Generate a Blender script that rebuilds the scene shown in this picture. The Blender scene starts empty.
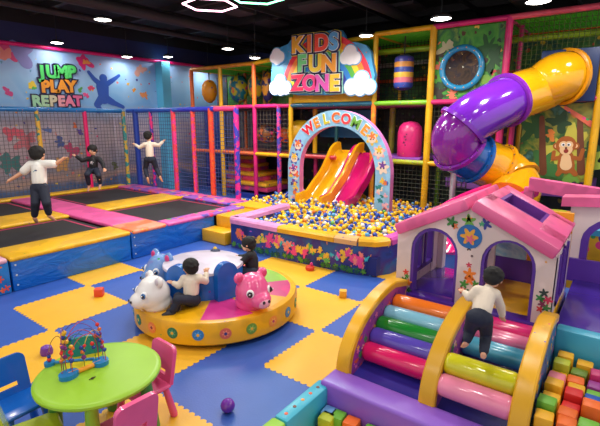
import bpy, bmesh, math, random
from mathutils import Vector as V, Matrix as M, Euler
R = math.radians
PI = math.pi
random.seed(7)
SC = bpy.context.scene
COL = SC.collection
# ------------------------------------------------------------------ camera
FPX, EYE = 440.0, 2.1
PITCH, YAW = math.atan(93/440), R(36.93)
FW = V((math.cos(YAW)*math.cos(PITCH), math.sin(YAW)*math.cos(PITCH), -math.sin(PITCH)))
RT = V((math.sin(YAW), -math.cos(YAW), 0))
UP = RT.cross(FW)
tocam = -V((FW.x, FW.y, 0)).normalized(); left = -RT
CP = V((0, 0, EYE))
cd = bpy.data.cameras.new('camera'); cd.sensor_width = 36; cd.lens = FPX/600*36; cd.clip_end = 60
cam = bpy.data.objects.new('camera', cd); COL.objects.link(cam)
mw = M((RT, UP, -FW)).transposed().to_4x4(); mw.translation = CP
cam.matrix_world = mw
SC.camera = cam
# ------------------------------------------------------------------ world, exposure
w = bpy.data.worlds.new('world'); SC.world = w; w.use_nodes = True
w.node_tree.nodes['Background'].inputs[0].default_value = (1.0, .96, .93, 1)
w.node_tree.nodes['Background'].inputs[1].default_value = .95
SC.view_settings.view_transform = 'Standard'; SC.view_settings.look = 'None'
SC.view_settings.exposure = -0.1; SC.view_settings.gamma = 1.0
LAMP_W = 23.0
try:
    SC.cycles.max_bounces = 8; SC.cycles.use_denoising = True; SC.cycles.sample_clamp_indirect = 4
except Exception: pass

# ------------------------------------------------------------------ pixel -> point on a real plane
def ray(x, y): return FW*FPX + RT*(x-300) - UP*(y-213)
def atz(x, y, z): d = ray(x, y); return CP + d*((z-EYE)/d.z)
def atx(x, y, X): d = ray(x, y); return CP + d*(X/d.x)
def aty(x, y, Y): d = ray(x, y); return CP + d*(Y/d.y)
def atd(x, y, d): return CP + ray(x, y)*(d/FPX)
def dep(p): return (V(p)-CP).dot(FW)

# ------------------------------------------------------------------ materials
def lin(c):
    return tuple(((v/255)/12.92 if v/255 <= .04045 else ((v/255+.055)/1.055)**2.4) for v in c)
MATS = {}
def newmat(key):
    m = bpy.data.materials.new(key); m.use_nodes = True
    return m, m.node_tree.nodes, m.node_tree.links, m.node_tree.nodes['Principled BSDF']
def bumpify(n, l, b, scale, dist, strength=.5):
    t = n.new('ShaderNodeTexNoise'); t.inputs['Scale'].default_value = scale
    tc = n.new('ShaderNodeTexCoord'); l.new(tc.outputs['Object'], t.inputs['Vector'])
    bp = n.new('ShaderNodeBump'); bp.inputs['Strength'].default_value = strength; bp.inputs['Distance'].default_value = dist
    l.new(t.outputs[0], bp.inputs['Height']); l.new(bp.outputs[0], b.inputs['Normal'])
def plain(c, rough=.4, bump=0, bscale=8, coat=0, metal=0, var=.06):
    k = ('p', tuple(c), rough, bump, bscale, coat, metal, var)
    if k in MATS: return MATS[k]
    m, n, l, b = newmat('vinyl'); MATS[k] = m
    b.inputs['Roughness'].default_value = rough; b.inputs['Metallic'].default_value = metal
    b.inputs['Coat Weight'].default_value = coat; b.inputs['Coat Roughness'].default_value = .08
    a = lin(c)
    if var:
        tc = n.new('ShaderNodeTexCoord'); t = n.new('ShaderNodeTexNoise'); t.inputs['Scale'].default_value = 5
        t.inputs['Detail'].default_value = 4
        l.new(tc.outputs['Object'], t.inputs['Vector'])
        mx = n.new('ShaderNodeMix'); mx.data_type = 'RGBA'
        mx.inputs[6].default_value = (*[v*(1-2*var) for v in a], 1); mx.inputs[7].default_value = (*[min(1, v*(1+2*var)) for v in a], 1)
        l.new(t.outputs[0], mx.inputs[0]); l.new(mx.outputs[2], b.inputs['Base Color'])
    else: b.inputs['Base Color'].default_value = (*a, 1)
    if bump: bumpify(n, l, b, bscale, bump)
    return m
def speck(c, rough=.35, scale=22, thr=.2, amount=.5, bump=0, bscale=5, coat=0, c2=None, bz=3.0):
    """printed vinyl: a base colour with small coloured confetti; c2 adds blotches of a second colour"""
    k = ('s', tuple(c), rough, scale, thr, amount, bump, coat, c2, bz)
    if k in MATS: return MATS[k]
    m, n, l, b = newmat('printed_vinyl'); MATS[k] = m
    b.inputs['Roughness'].default_value = rough; b.inputs['Coat Weight'].default_value = coat
    tc = n.new('ShaderNodeTexCoord')
    vo = n.new('ShaderNodeTexVoronoi'); vo.inputs['Scale'].default_value = scale; l.new(tc.outputs['Object'], vo.inputs['Vector'])
    sep = n.new('ShaderNodeSeparateColor'); l.new(vo.outputs['Color'], sep.inputs[0])
    r1 = n.new('ShaderNodeMath'); r1.operation = 'LESS_THAN'; r1.inputs[1].default_value = thr; l.new(vo.outputs['Distance'], r1.inputs[0])
    r2 = n.new('ShaderNodeMath'); r2.operation = 'LESS_THAN'; r2.inputs[1].default_value = amount; l.new(sep.outputs[0], r2.inputs[0])
    mu = n.new('ShaderNodeMath'); mu.operation = 'MULTIPLY'; l.new(r1.outputs[0], mu.inputs[0]); l.new(r2.outputs[0], mu.inputs[1])
    ramp = n.new('ShaderNodeValToRGB'); ramp.color_ramp.interpolation = 'CONSTANT'
    cols = [(230, 60, 130), (40, 70, 170), (240, 190, 50), (60, 160, 90), (240, 120, 60), (90, 50, 150)]
    cr = ramp.color_ramp
    while len(cr.elements) < len(cols): cr.elements.new(.5)
    for i, cc in enumerate(cols): cr.elements[i].position = i/len(cols); cr.elements[i].color = (*lin(cc), 1)
    l.new(sep.outputs[1], ramp.inputs[0])
    base = n.new('ShaderNodeMix'); base.data_type = 'RGBA'
    base.inputs[6].default_value = (*lin(c), 1); base.inputs[7].default_value = (*lin(c2 if c2 else [min(255, v*.92) for v in c]), 1)
    t = n.new('ShaderNodeTexNoise'); t.inputs['Scale'].default_value = bz; l.new(tc.outputs['Object'], t.inputs['Vector'])
    st = n.new('ShaderNodeMapRange'); st.inputs[1].default_value = .47; st.inputs[2].default_value = .53; l.new(t.outputs[0], st.inputs[0])
    l.new(st.outputs[0], base.inputs[0])
    mx = n.new('ShaderNodeMix'); mx.data_type = 'RGBA'
    l.new(mu.outputs[0], mx.inputs[0]); l.new(base.outputs[2], mx.inputs[6]); l.new(ramp.outputs[0], mx.inputs[7])
    l.new(mx.outputs[2], b.inputs['Base Color'])
    if bump: bumpify(n, l, b, bscale, bump)
    return m
def mural(key, cols, scale=2.0, detail=3, blobs=((230, 80, 120), (240, 190, 60)), bscale=9, bthr=.22, bamt=.35, rough=.5, zramp=None, dist=.6):
    """printed picture: soft colour fields, optional bands by height, scattered paint-like blobs"""
    k = ('m', key)
    if k in MATS: return MATS[k]
    m, n, l, b = newmat('printed_mural'); MATS[k] = m
    b.inputs['Roughness'].default_value = rough
    tc = n.new('ShaderNodeTexCoord')
    t = n.new('ShaderNodeTexNoise'); t.inputs['Scale'].default_value = scale; t.inputs['Detail'].default_value = detail
    t.inputs['Distortion'].default_value = dist
    l.new(tc.outputs['Object'], t.inputs['Vector'])
    cr = n.new('ShaderNodeValToRGB'); e = cr.color_ramp
    while len(e.elements) < len(cols): e.elements.new(.5)
    for i, cc in enumerate(cols):
        e.elements[i].position = .3 + .4*i/max(1, len(cols)-1); e.elements[i].color = (*lin(cc), 1)
    l.new(t.outputs[0], cr.inputs[0])
    out = cr.outputs[0]
    if zramp:
        geo = n.new('ShaderNodeNewGeometry'); sp = n.new('ShaderNodeSeparateXYZ'); l.new(geo.outputs['Position'], sp.inputs[0])
        nz = n.new('ShaderNodeMath'); nz.operation = 'MULTIPLY_ADD'; nz.inputs[1].default_value = .7; l.new(t.outputs[0], nz.inputs[0]); l.new(sp.outputs[2], nz.inputs[2])
        mr = n.new('ShaderNodeMapRange'); mr.inputs[1].default_value = 0.3; mr.inputs[2].default_value = 4.3; l.new(nz.outputs[0], mr.inputs[0])
        zr = n.new('ShaderNodeValToRGB'); ez = zr.color_ramp
        while len(ez.elements) < len(zramp): ez.elements.new(.5)
        for i, (p, cc) in enumerate(zramp): ez.elements[i].position = p; ez.elements[i].color = (*lin(cc), 1)
        l.new(mr.outputs[0], zr.inputs[0])
        mm = n.new('ShaderNodeMix'); mm.data_type = 'RGBA'; mm.inputs[0].default_value = .72
        l.new(out, mm.inputs[6]); l.new(zr.outputs[0], mm.inputs[7]); out = mm.outputs[2]
    vo = n.new('ShaderNodeTexVoronoi'); vo.inputs['Scale'].default_value = bscale
    ad = n.new('ShaderNodeMixRGB'); ad.blend_type = 'ADD'; ad.inputs[0].default_value = .12
    tn = n.new('ShaderNodeTexNoise'); tn.inputs['Scale'].default_value = bscale*1.5; l.new(tc.outputs['Object'], tn.inputs['Vector'])
    l.new(tc.outputs['Object'], ad.inputs[1]); l.new(tn.outputs['Color'], ad.inputs[2]); l.new(ad.outputs[0], vo.inputs['Vector'])
    sep = n.new('ShaderNodeSeparateColor'); l.new(vo.outputs['Color'], sep.inputs[0])
    t3 = n.new('ShaderNodeTexNoise'); t3.inputs['Scale'].default_value = .8; l.new(tc.outputs['Object'], t3.inputs['Vector'])
    th = n.new('ShaderNodeMath'); th.operation = 'MULTIPLY'; th.inputs[1].default_value = bamt*2; l.new(t3.outputs[0], th.inputs[0])
    a1 = n.new('ShaderNodeMath'); a1.operation = 'LESS_THAN'; l.new(sep.outputs[0], a1.inputs[0]); l.new(th.outputs[0], a1.inputs[1])
    a2 = n.new('ShaderNodeMath'); a2.operation = 'LESS_THAN'; a2.inputs[1].default_value = bthr; l.new(vo.outputs['Distance'], a2.inputs[0])
    mu = n.new('ShaderNodeMath'); mu.operation = 'MULTIPLY'; l.new(a1.outputs[0], mu.inputs[0]); l.new(a2.outputs[0], mu.inputs[1])
    rb = n.new('ShaderNodeValToRGB'); rb.color_ramp.interpolation = 'CONSTANT'; eb = rb.color_ramp
    while len(eb.elements) < len(blobs): eb.elements.new(.5)
    for i, cc in enumerate(blobs): eb.elements[i].position = i/len(blobs); eb.elements[i].color = (*lin(cc), 1)
    l.new(sep.outputs[2], rb.inputs[0])
    mx = n.new('ShaderNodeMix'); mx.data_type = 'RGBA'
    l.new(mu.outputs[0], mx.inputs[0]); l.new(out, mx.inputs[6]); l.new(rb.outputs[0], mx.inputs[7])
    l.new(mx.outputs[2], b.inputs['Base Color'])
    return m
def glow(c, s):
    k = ('e', tuple(c), s)
    if k in MATS: return MATS[k]
    m, n, l, b = newmat('lit_diffuser'); MATS[k] = m
    b.inputs['Base Color'].default_value = (*lin(c), 1)
    b.inputs['Emission Color'].default_value = (*lin(c), 1); b.inputs['Emission Strength'].default_value = s
    return m
def glassy(c, alpha=.5, rough=.1):
    k = ('g', tuple(c), alpha)
    if k in MATS: return MATS[k]
    m, n, l, b = newmat('tinted_plastic'); MATS[k] = m
    b.inputs['Base Color'].default_value = (*lin(c), 1); b.inputs['Alpha'].default_value = alpha; b.inputs['Roughness'].default_value = rough
    return m

YEL = (238, 176, 30); PINK = (240, 92, 150); HOT = (214, 24, 110); BLUE = (30, 96, 190); NAVY = (22, 38, 120)
PURP = (110, 40, 170); GRN = (60, 160, 50); LIME = (160, 200, 40); CYAN = (60, 170, 205); ORG = (240, 120, 30); RED = (220, 40, 50); TEAL = (30, 120, 140)

# ------------------------------------------------------------------ mesh building
class MB:
    def __init__(s): s.v = []; s.f = []; s.m = []; s.s = []; s.mats = []
    def mi(s, mat):
        if mat not in s.mats: s.mats.append(mat)
        return s.mats.index(mat)
    def add(s, vs, fs, mat, smooth=False, mx=None):
        o = len(s.v)
        s.v += [tuple(mx @ V(p)) if mx else tuple(p) for p in vs]
        i = s.mi(mat)
        for f in fs: s.f.append(tuple(a+o for a in f)); s.m.append(i); s.s.append(smooth)
        return s
    def bm(s, bm, mat, smooth=False, mx=None):
        bm.verts.index_update()
        s.add([v.co.copy() for v in bm.verts], [[v.index for v in f.verts] for f in bm.faces], mat, smooth, mx); bm.free(); return s
    def box(s, x0, x1, y0, y1, z0, z1, mat, bev=0, seg=2, mx=None):
        b = bmesh.new(); bmesh.ops.create_cube(b, size=1)
        x0, x1 = sorted((x0, x1)); y0, y1 = sorted((y0, y1)); z0, z1 = sorted((z0, z1))
        for v in b.verts: v.co = V(((x0+x1)/2+v.co.x*(x1-x0), (y0+y1)/2+v.co.y*(y1-y0), (z0+z1)/2+v.co.z*(z1-z0)))
        if bev: bmesh.ops.bevel(b, geom=list(b.edges), offset=min(bev, .49*min(x1-x0, y1-y0, z1-z0)), segments=seg, affect='EDGES', profile=.5)
        return s.bm(b, mat, bool(bev), mx)
    def ell(s, c, r, mat, n=16, mx=None, rot=None):
        b = bmesh.new(); bmesh.ops.create_uvsphere(b, u_segments=n, v_segments=max(6, n*2//3), radius=1)
        r = (r, r, r) if isinstance(r, (int, float)) else r
        m = M.Translation(V(c)) @ (rot.to_matrix().to_4x4() if rot else M.Identity(4)) @ M.Diagonal((*r, 1))
        return s.bm(b, mat, True, (mx @ m) if mx else m)
    def tube(s, path, r, mat, n=10, mx=None, caps=True):
        P = [V(p) for p in path]; k = len(P); rr = [r]*k if isinstance(r, (int, float)) else list(r)
        vs = []; fs = []; prev = None
        for i, p in enumerate(P):
            t = (P[min(i+1, k-1)]-P[max(i-1, 0)])
            t = t.normalized() if t.length > 1e-9 else V((0, 0, 1))
            if prev is None: a = t.orthogonal().normalized()
            else:
                a = prev - t*prev.dot(t); a = a.normalized() if a.length > 1e-6 else t.orthogonal().normalized()
            prev = a; b = t.cross(a)
            for j in range(n):
                q = 2*PI*j/n; vs.append(p+(a*math.cos(q)+b*math.sin(q))*rr[i])
        for i in range(k-1):
            for j in range(n): fs.append((i*n+j, i*n+(j+1) % n, (i+1)*n+(j+1) % n, (i+1)*n+j))
        s.add(vs, fs, mat, True, mx)
        if caps:
            o = len(vs)
            s.add(vs[:n], [tuple(range(n))[::-1]], mat, False, mx); s.add(vs[o-n:], [tuple(range(n))], mat, False, mx)
        return s
    def limb(s, path, rr, mat, n=12):
        """tapered limb with round ends (used inside remeshed bodies)"""
        s.tube(path, rr, mat, n)
        rr = rr if not isinstance(rr, (int, float)) else [rr]*len(path)
        for p, r in zip(path, rr): s.ell(p, r*1.0, mat, 10)
        return s
    def lathe(s, prof, mat, n=24, mx=None, loc=(0, 0, 0), a0=0, a1=2*PI):
        full = abs(a1-a0-2*PI) < 1e-6; cols = n if full else n+1; L = V(loc)
        vs = []; fs = []; k = len(prof)
        for i in range(cols):
            q = a0+(a1-a0)*i/n
            for r, z in prof: vs.append(L+V((r*math.cos(q), r*math.sin(q), z)))
        for i in range(n):
            a = i*k; b = ((i+1) % cols)*k
            for j in range(k-1): fs.append((a+j, b+j, b+j+1, a+j+1))
        return s.add(vs, fs, mat, True, mx)
    def prism(s, pts, fr, w0, w1, mat, smooth=False):
        """polygon pts (u,v) in frame fr, extruded along its normal from w0 to w1"""
        o, ux, uy = V(fr[0]), V(fr[1]), V(fr[2]); nn = ux.cross(uy); n = len(pts)
        s.k = (getattr(s, 'k', 0)+1) % 14; w1 += .0001*s.k if abs(w1-w0) < .06 else 0
        ar = sum(pts[i][0]*pts[(i+1) % n][1]-pts[(i+1) % n][0]*pts[i][1] for i in range(n))
        if ar < 0: pts = pts[::-1]
        A = [o+ux*u+uy*v+nn*w0 for u, v in pts]; B = [o+ux*u+uy*v+nn*w1 for u, v in pts]
        s.add(B, [tuple(range(n))], mat); s.add(A, [tuple(range(n))[::-1]], mat)
        s.add(A+B, [(i, (i+1) % n, n+(i+1) % n, n+i) for i in range(n)], mat, smooth)
        return s
    def sweep(s, path, prof, mat, up=V((0, 0, 1)), ups=None, smooth=True):
        """closed profile (lateral, normal) swept along path"""
        P = [V(p) for p in path]; k = len(P); n = len(prof); vs = []; fs = []
        for i, p in enumerate(P):
            t = (P[min(i+1, k-1)]-P[max(i-1, 0)]).normalized()
            u0 = ups[i] if ups else up
            side = t.cross(u0).normalized(); no = side.cross(t)
            for a, b in prof: vs.append(p+side*a+no*b)
        for i in range(k-1):
            for j in range(n): fs.append((i*n+j, (i+1)*n+j, (i+1)*n+(j+1) % n, i*n+(j+1) % n))
        fs.append(tuple(range(n))); fs.append(tuple(range((k-1)*n, k*n))[::-1])
        return s.add(vs, fs, mat, smooth)
    def net(s, o, u, v, cell, r, mat, vcell=None):
        o, u, v = V(o), V(u), V(v); nrm = u.cross(v).normalized(); vcell = vcell or cell
        def strand(a, b, side):
            vs = []
            for p in (a, b):
                for q in ((1, 0), (0, 1), (-1, 0), (0, -1)): vs.append(p+side*r*q[0]+nrm*r*q[1])
            s.add(vs, [(0, 1, 5, 4), (1, 2, 6, 5), (2, 3, 7, 6), (3, 0, 4, 7)], mat, True)
        nu = max(1, round(u.length/cell)); nv = max(1, round(v.length/vcell))
        for i in range(nu+1): a = o+u*(i/nu); strand(a, a+v, u.normalized())
        for j in range(nv+1): a = o+v*(j/nv); strand(a, a+u, v.normalized())
        return s
    def text(s, ch, fr, cu, cv, size, w, mat, offset=0.0, ext=.01, rot=0, sx=1.0, bev=0.0):
        vs, fs = glyph(ch, offset, ext/size, bev)
        o, ux, uy = V(fr[0]), V(fr[1]), V(fr[2]); nn = ux.cross(uy); c, q = math.cos(rot), math.sin(rot)
        out = []
        for p in vs:
            x, y = p.x*size*sx, p.y*size
            out.append(o+ux*(cu+x*c-y*q)+uy*(cv+x*q+y*c)+nn*(w+p.z*size))
        return s.add(out, fs, mat)
    def build(s, name, parent=None, origin=None, sharp=40):
        me = bpy.data.meshes.new(name)
        off = V((0, 0, 0)); p = parent
        while p: off += p.location; p = p.parent
        if parent is None and origin is None:
            xs = [q[0] for q in s.v]; ys = [q[1] for q in s.v]; zs = [q[2] for q in s.v]
            origin = V(((min(xs)+max(xs))/2, (min(ys)+max(ys))/2, min(zs)))
        lo = V(origin)-off if origin is not None else V((0, 0, 0))
        me.from_pydata([V(q)-off-lo for q in s.v], [], s.f)
        for m in s.mats: me.materials.append(m)
        me.polygons.foreach_set('material_index', s.m); me.polygons.foreach_set('use_smooth', s.s)
        me.update()
        if sharp: me.set_sharp_from_angle(angle=R(sharp))
        ob = bpy.data.objects.new(name, me); COL.objects.link(ob); ob.location = lo
        if parent: ob.parent = parent
        return ob
GLY = {}
def glyph(ch, offset, ext, bev):
    k = (ch, round(offset, 4), round(ext, 4), round(bev, 4))
    if k in GLY: return GLY[k]
    c = bpy.data.curves.new('lettering', 'FONT'); c.body = ch; c.align_x = 'CENTER'; c.align_y = 'CENTER'; c.size = 1
    c.offset = offset; c.extrude = ext; c.bevel_depth = bev; c.resolution_u = 4
    o = bpy.data.objects.new('lettering', c); COL.objects.link(o)
    dg = bpy.context.evaluated_depsgraph_get(); dg.update()
    me = bpy.data.meshes.new_from_object(o.evaluated_get(dg))
    r = ([v.co.copy() for v in me.vertices], [tuple(p.vertices) for p in me.polygons])
    bpy.data.objects.remove(o); bpy.data.curves.remove(c); bpy.data.meshes.remove(me)
    GLY[k] = r; return r
def remesh(mb, vox, smooth=3):
    """fuse overlapping pieces of mb into one continuous skin; returns an MB with one material"""
    me = bpy.data.meshes.new('t'); me.from_pydata([V(q) for q in mb.v], [], mb.f); me.update()
    o = bpy.data.objects.new('t', me); COL.objects.link(o)
    r = o.modifiers.new('r', 'REMESH'); r.mode = 'VOXEL'; r.voxel_size = vox
    if smooth:
        q = o.modifiers.new('s', 'SMOOTH'); q.factor = .5; q.iterations = smooth
    dg = bpy.context.evaluated_depsgraph_get(); dg.update()
    ev = bpy.data.meshes.new_from_object(o.evaluated_get(dg))
    out = MB(); out.add([v.co.copy() for v in ev.vertices], [tuple(p.vertices) for p in ev.polygons], mb.mats[0], True)
    bpy.data.objects.remove(o); bpy.data.meshes.remove(me); bpy.data.meshes.remove(ev)
    return out
def spline(pts, n=8):
    P = [V(p) for p in pts]; out = []
    for i in range(len(P)-1):
        a = P[max(i-1, 0)]; b = P[i]; c = P[i+1]; d = P[min(i+2, len(P)-1)]
        for k in range(n):
            t = k/n
            out.append(.5*((2*b)+(c-a)*t+(2*a-5*b+4*c-d)*t*t+(3*b-a-3*c+d)*t**3))
    out.append(P[-1]); return out
def circ(cx, cy, r, n=20, ry=None): return [(cx+r*math.cos(2*PI*i/n), cy+(ry or r)*math.sin(2*PI*i/n)) for i in range(n)]
def petals(cx, cy, r, k=5, dp=.3, ph=0, n=40):
    return [(cx+r*(1-dp+dp*math.cos(k*(2*PI*i/n)+ph))*math.cos(2*PI*i/n), cy+r*(1-dp+dp*math.cos(k*(2*PI*i/n)+ph))*math.sin(2*PI*i/n)) for i in range(n)]
def splat(cx, cy, r, k=7, seed=0, n=36):
    rg = random.Random(int(seed*1000)+int(cx*977)+int(cy*613)); h = [(rg.uniform(.05, .3)/(m_+1)**.4, rg.uniform(0, 6.3)) for m_ in range(k)]
    o = []
    for i in range(n):
        q = 2*PI*i/n; rr = r*max(.3, .72+sum(a*math.cos((m_+2)*q+p) for m_, (a, p) in enumerate(h))); o.append((cx+rr*math.cos(q), cy+rr*math.sin(q)))
    return o
def capsule(a, b, ra, rb, n=8):
    a, b = V(a).to_2d(), V(b).to_2d(); q = math.atan2(b.y-a.y, b.x-a.x)
    return [(a.x+ra*math.cos(q+PI/2+PI*i/n), a.y+ra*math.sin(q+PI/2+PI*i/n)) for i in range(n+1)] + \
           [(b.x+rb*math.cos(q-PI/2+PI*i/n), b.y+rb*math.sin(q-PI/2+PI*i/n)) for i in range(n+1)]
def tag(o, label, cat, group=None, kind=None):
    if label: o['label'] = label
    if cat: o['category'] = cat
    if group: o['group'] = group
    if kind: o['kind'] = kind
    return o
def thing(name, label, cat, loc, group=None):
    o = bpy.data.objects.new(name, None); COL.objects.link(o); o.location = V(loc); o.empty_display_size = .1
    return tag(o, label, cat, group)
def struct(o): o['kind'] = 'structure'; return o
def copy_tree(root):
    r = root.copy(); COL.objects.link(r)
    for ch in root.children:
        c = ch.copy(); COL.objects.link(c); c.parent = r
        for g in ch.children:
            d = g.copy(); COL.objects.link(d); d.parent = c
    return r
def FX(X): return ((X, 0, 0), (0, -1, 0), (0, 0, 1))       # faces -X : u = -y, v = z
def FY(Y): return ((0, Y, 0), (1, 0, 0), (0, 0, 1))        # faces -Y : u = x, v = z
def ux(px, py, X): p = atx(px, py, X); return (-p.y, p.z)
def uy(px, py, Y): p = aty(px, py, Y); return (p.x, p.z)

# ================================================================== SETTING
WY, WX, CZ = 11.2, 11.0, 4.2
floor_blue = plain((52, 90, 176), .42, .002, 60, var=.04); floor_yel = plain((236, 178, 44), .42, .002, 60, var=.04)
fl = MB(); fl.box(-3, 12, -4, 12, -.12, 0, floor_blue)
def tile(x0, x1, y0, y1):
    """yellow puzzle mat with toothed edges"""
    a, st, z = .022, .062, .0015
    def quad(xa, xb, ya, yb, zz, m): fl.add([(xa, ya, zz), (xb, ya, zz), (xb, yb, zz), (xa, yb, zz)], [(0, 1, 2, 3)], m)
    quad(x0, x1, y0, y1, z, floor_yel)
    tri = []
    for horiz, L0, L1 in ((True, x0, x1), (False, y0, y1)):
        n = max(4, int((L1-L0)/st)); d = (L1-L0)/n
        for k in range(n):
            p0, p1 = L0+k*d, L0+(k+1)*d; pa, pb = p0+d*.3, p0+d*.7
            for c, sg_ in ((y0 if horiz else x0, -1), (y1 if horiz else x1, 1)):
                e = c+sg_*a; q = [(p0, c), (p1, c), (pb, e), (pa, e)]
                if not horiz: q = [(v_, u_) for u_, v_ in q]
                if (sg_ > 0) == horiz: pass
                else: q = q[::-1]
                fl.add([(u_, v_, z) for u_, v_ in q], [(0, 1, 2, 3)], floor_yel)
for t in ((1.79, 2.65, 4.52, 5.42), (2.65, 3.42, 5.42, 6.2), (.95, 1.79, 3.7, 4.52), (.1, .95, 4.52, 5.42), (1.79, 2.65, 2.87, 3.7), (.95, 1.79, 2.05, 2.87), (.1, .95, 2.87, 3.7),
          (2.6, 3.42, 1.5, 2.34), (3.42, 4.3, 2.34, 3.19), (3.42, 4.3, 4.3, 5.42), (4.3, 5.2, 1.5, 2.34), (4.3, 5.2, 3.19, 4.3), (5.2, 6.1, 2.34, 3.19), (1.79, 2.6, .6, 1.5), (.1, .95, 1.2, 2.05),
          (1.79, 2.65, 6.2, 7), (-.8, .1, 5.42, 6.2), (-.8, .1, 3.7, 4.52)):
    tile(*t)
struct(fl.build('floor', origin=(0, 0, 0)))

# left mural wall
skym = mural('sky', [(150, 175, 215), (120, 165, 215), (175, 195, 225), (140, 140, 190)], 1.1, 2,
             [(214, 50, 110), (240, 150, 60), (235, 200, 70), (60, 60, 150), (90, 150, 190), (225, 130, 120)], 7, .2, .3, .45,
             [(0, (40, 50, 110)), (.13, (40, 60, 110)), (.17, (200, 140, 70)), (.22, (130, 110, 105)), (.4, (192, 162, 152)), (.52, (192, 168, 168)), (.64, (116, 182, 234)), (.78, (150, 206, 246)), (1, (130, 150, 214))])
navyw = plain((30, 36, 84), .7); ceilm0 = plain((20, 18, 20), .8, .01, 3)
wl = MB(); wl.box(-1, WX+.2, WY, WY+.2, 0, 3.72, skym); wl.box(-3, WX+.2, WY, WY+.2, 3.72, CZ, navyw); wl.box(-3, WX+.2, WY, WY+.2, CZ, CZ+.5, ceilm0); wl.box(-3, -1, WY, WY+.2, 0, 3.72, navyw)
struct(wl.build('wall_left', origin=(0, WY, 0)))
wb = MB()
jungle = mural('jungle', [(18, 50, 36), (40, 96, 50), (80, 130, 60), (30, 86, 80), (130, 150, 60)], 2.2, 4, [(230, 190, 50), (220, 90, 60), (60, 130, 60), (150, 70, 120), (40, 60, 120)], 6, .25, .5)
duskm = mural('dusk', [(60, 70, 90), (90, 95, 110), (70, 60, 90), (100, 110, 120)], 1.5, 3, [(200, 120, 60), (190, 60, 100), (60, 90, 160)], 6, .2, .4)
wb.box(WX, WX+.2, -4, WY, CZ, CZ+.5, ceilm0); wb.box(WX, WX+.2, -4, 7.2, 0, CZ, plain((26, 40, 36), .7)); wb.box(WX, WX+.2, 7.2, WY, 0, 3.72, duskm); wb.box(WX, WX+.2, 7.2, WY, 3.72, CZ, navyw)
struct(wb.build('wall_back', origin=(WX, 0, 0)))
ceilm = plain((20, 18, 20), .8, .01, 3); ductm = plain((38, 34, 36), .6); darkm = plain((15, 14, 16), .5)
ce = MB(); ce.box(-3, WX+.2, -4, WY+.2, CZ+.35, CZ+.5, ceilm)
struct(ce.build('ceiling', origin=(0, 0, CZ+.35)))
for i, x in enumerate((1.2, 3.0, 4.8, 6.6, 8.4, 10.2)):
    b = MB(); b.box(x-.05, x+.05, -4, WY, CZ+.2, CZ+.36, ductm); struct(b.build('ceiling_beam'))
for i, y in enumerate((-2.4, -.6, 1.2, 3, 4.8, 6.6, 8.4, 10.2)):
    b = MB(); b.box(-3, WX, y-.02, y+.02, CZ+.12, CZ+.2, plain((30, 27, 29), .6)); struct(b.build('ceiling_beam'))
for k, (y, r, z) in enumerate(((9.4, .07, 4.18), (8.2, .11, 4.2), (4.2, .1, 4.22), (1.9, .16, 4.2))):
    b = MB(); b.tube([(-2, y, z), (10.9, y, z)], r, ductm, 14); struct(b.build('ceiling_duct'))
for k, (x, y, sx, sy) in enumerate(((7.2, 7.2, .9, .5), (6.2, 4.4, .8, .8), (8, 5.6, .7, .9), (7.2, 2.8, 1.0, .6), (5.6, 6.2, .6, .6), (8.6, 7.4, .8, .6), (7.8, .8, .8, 1.2), (9.2, 4.2, .7, .7))):
    b = MB(); b.box(x-sx/2, x+sx/2, y-sy/2, y+sy/2, CZ+.16, CZ+.22, plain((46, 41, 43), .7)); struct(b.build('ceiling_panel'))
# pink rail along the mural, cyan pilaster
b = MB(); b.tube([(-1, WY-.04, 3.74), (WX, WY-.04, 3.74)], .045, plain((226, 30, 120), .3)); struct(b.build('trim_1'))
b = MB(); b.tube([(WX-.04, WY, 3.6), (WX-.04, 8.0, 3.6)], .045, plain((226, 30, 120), .3)); struct(b.build('trim_2'))
b = MB(); b.box(8.02, 8.3, WY-.3, WY, 0, 3.72, plain((90, 180, 215), .4)); struct(b.build('wall_pilaster'))
# mural picture: lettering, jumping figure, paint splashes (print lies on the wall)
F = FY(WY)
def word_on(mb, word, cols, px0, px1, cy_px, size, w, plane, conv, dark, off=.055, halo=None, slope=0.0, edge=.085):
    n = len(word)
    for i, ch in enumerate(word):
        u, v = conv(px0+(px1-px0)*(i+.5)/n, cy_px+slope*(i-(n-1)/2), plane[1])
        if halo: mb.text(ch, plane[0], u, v, size, w-.012, halo, off+edge*1.9, .006)
        mb.text(ch, plane[0], u, v, size, w, dark, off+edge, .006)
        mb.text(ch, plane[0], u, v, size, w+.012, cols[i % len(cols)], off, .006)
dk = plain((34, 26, 70), .4)
sg = MB()
word_on(sg, 'JUMP', [plain((84, 214, 110), .4)], 36.5, 76, 72.5, .38, .02, (F, WY), uy, dk)
word_on(sg, 'PLAY', [plain((250, 160, 50), .4)], 40.5, 75, 87, .37, .02, (F, WY), uy, dk)
word_on(sg, 'REPEAT', [plain((160, 214, 170), .4), plain((176, 214, 170), .4), plain((214, 204, 170), .4), plain((236, 160, 170), .4), plain((236, 130, 160), .4), plain((226, 100, 150), .4)], 32, 81.5, 101.5, .33, .02, (F, WY), uy, dk)
tag(sg.build('wall_lettering', origin=(5.2, WY, 2.4)), 'wall lettering reading JUMP PLAY REPEAT in green, orange and pastel', 'lettering')
fg = MB(); fm = plain((40, 84, 176), .4)
def P(x, y): return uy(x, y, WY)
def cap(mb, a, b, ra, rb, w, mat): mb.prism(capsule(P(*a), P(*b), ra, rb), F, .0, w, mat)
cap(fg, (102.5, 87), (104, 99), .17, .13, .008, fm); fg.prism(circ(*P(103.2, 78.2), .105), F, 0, .009, fm)
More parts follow.
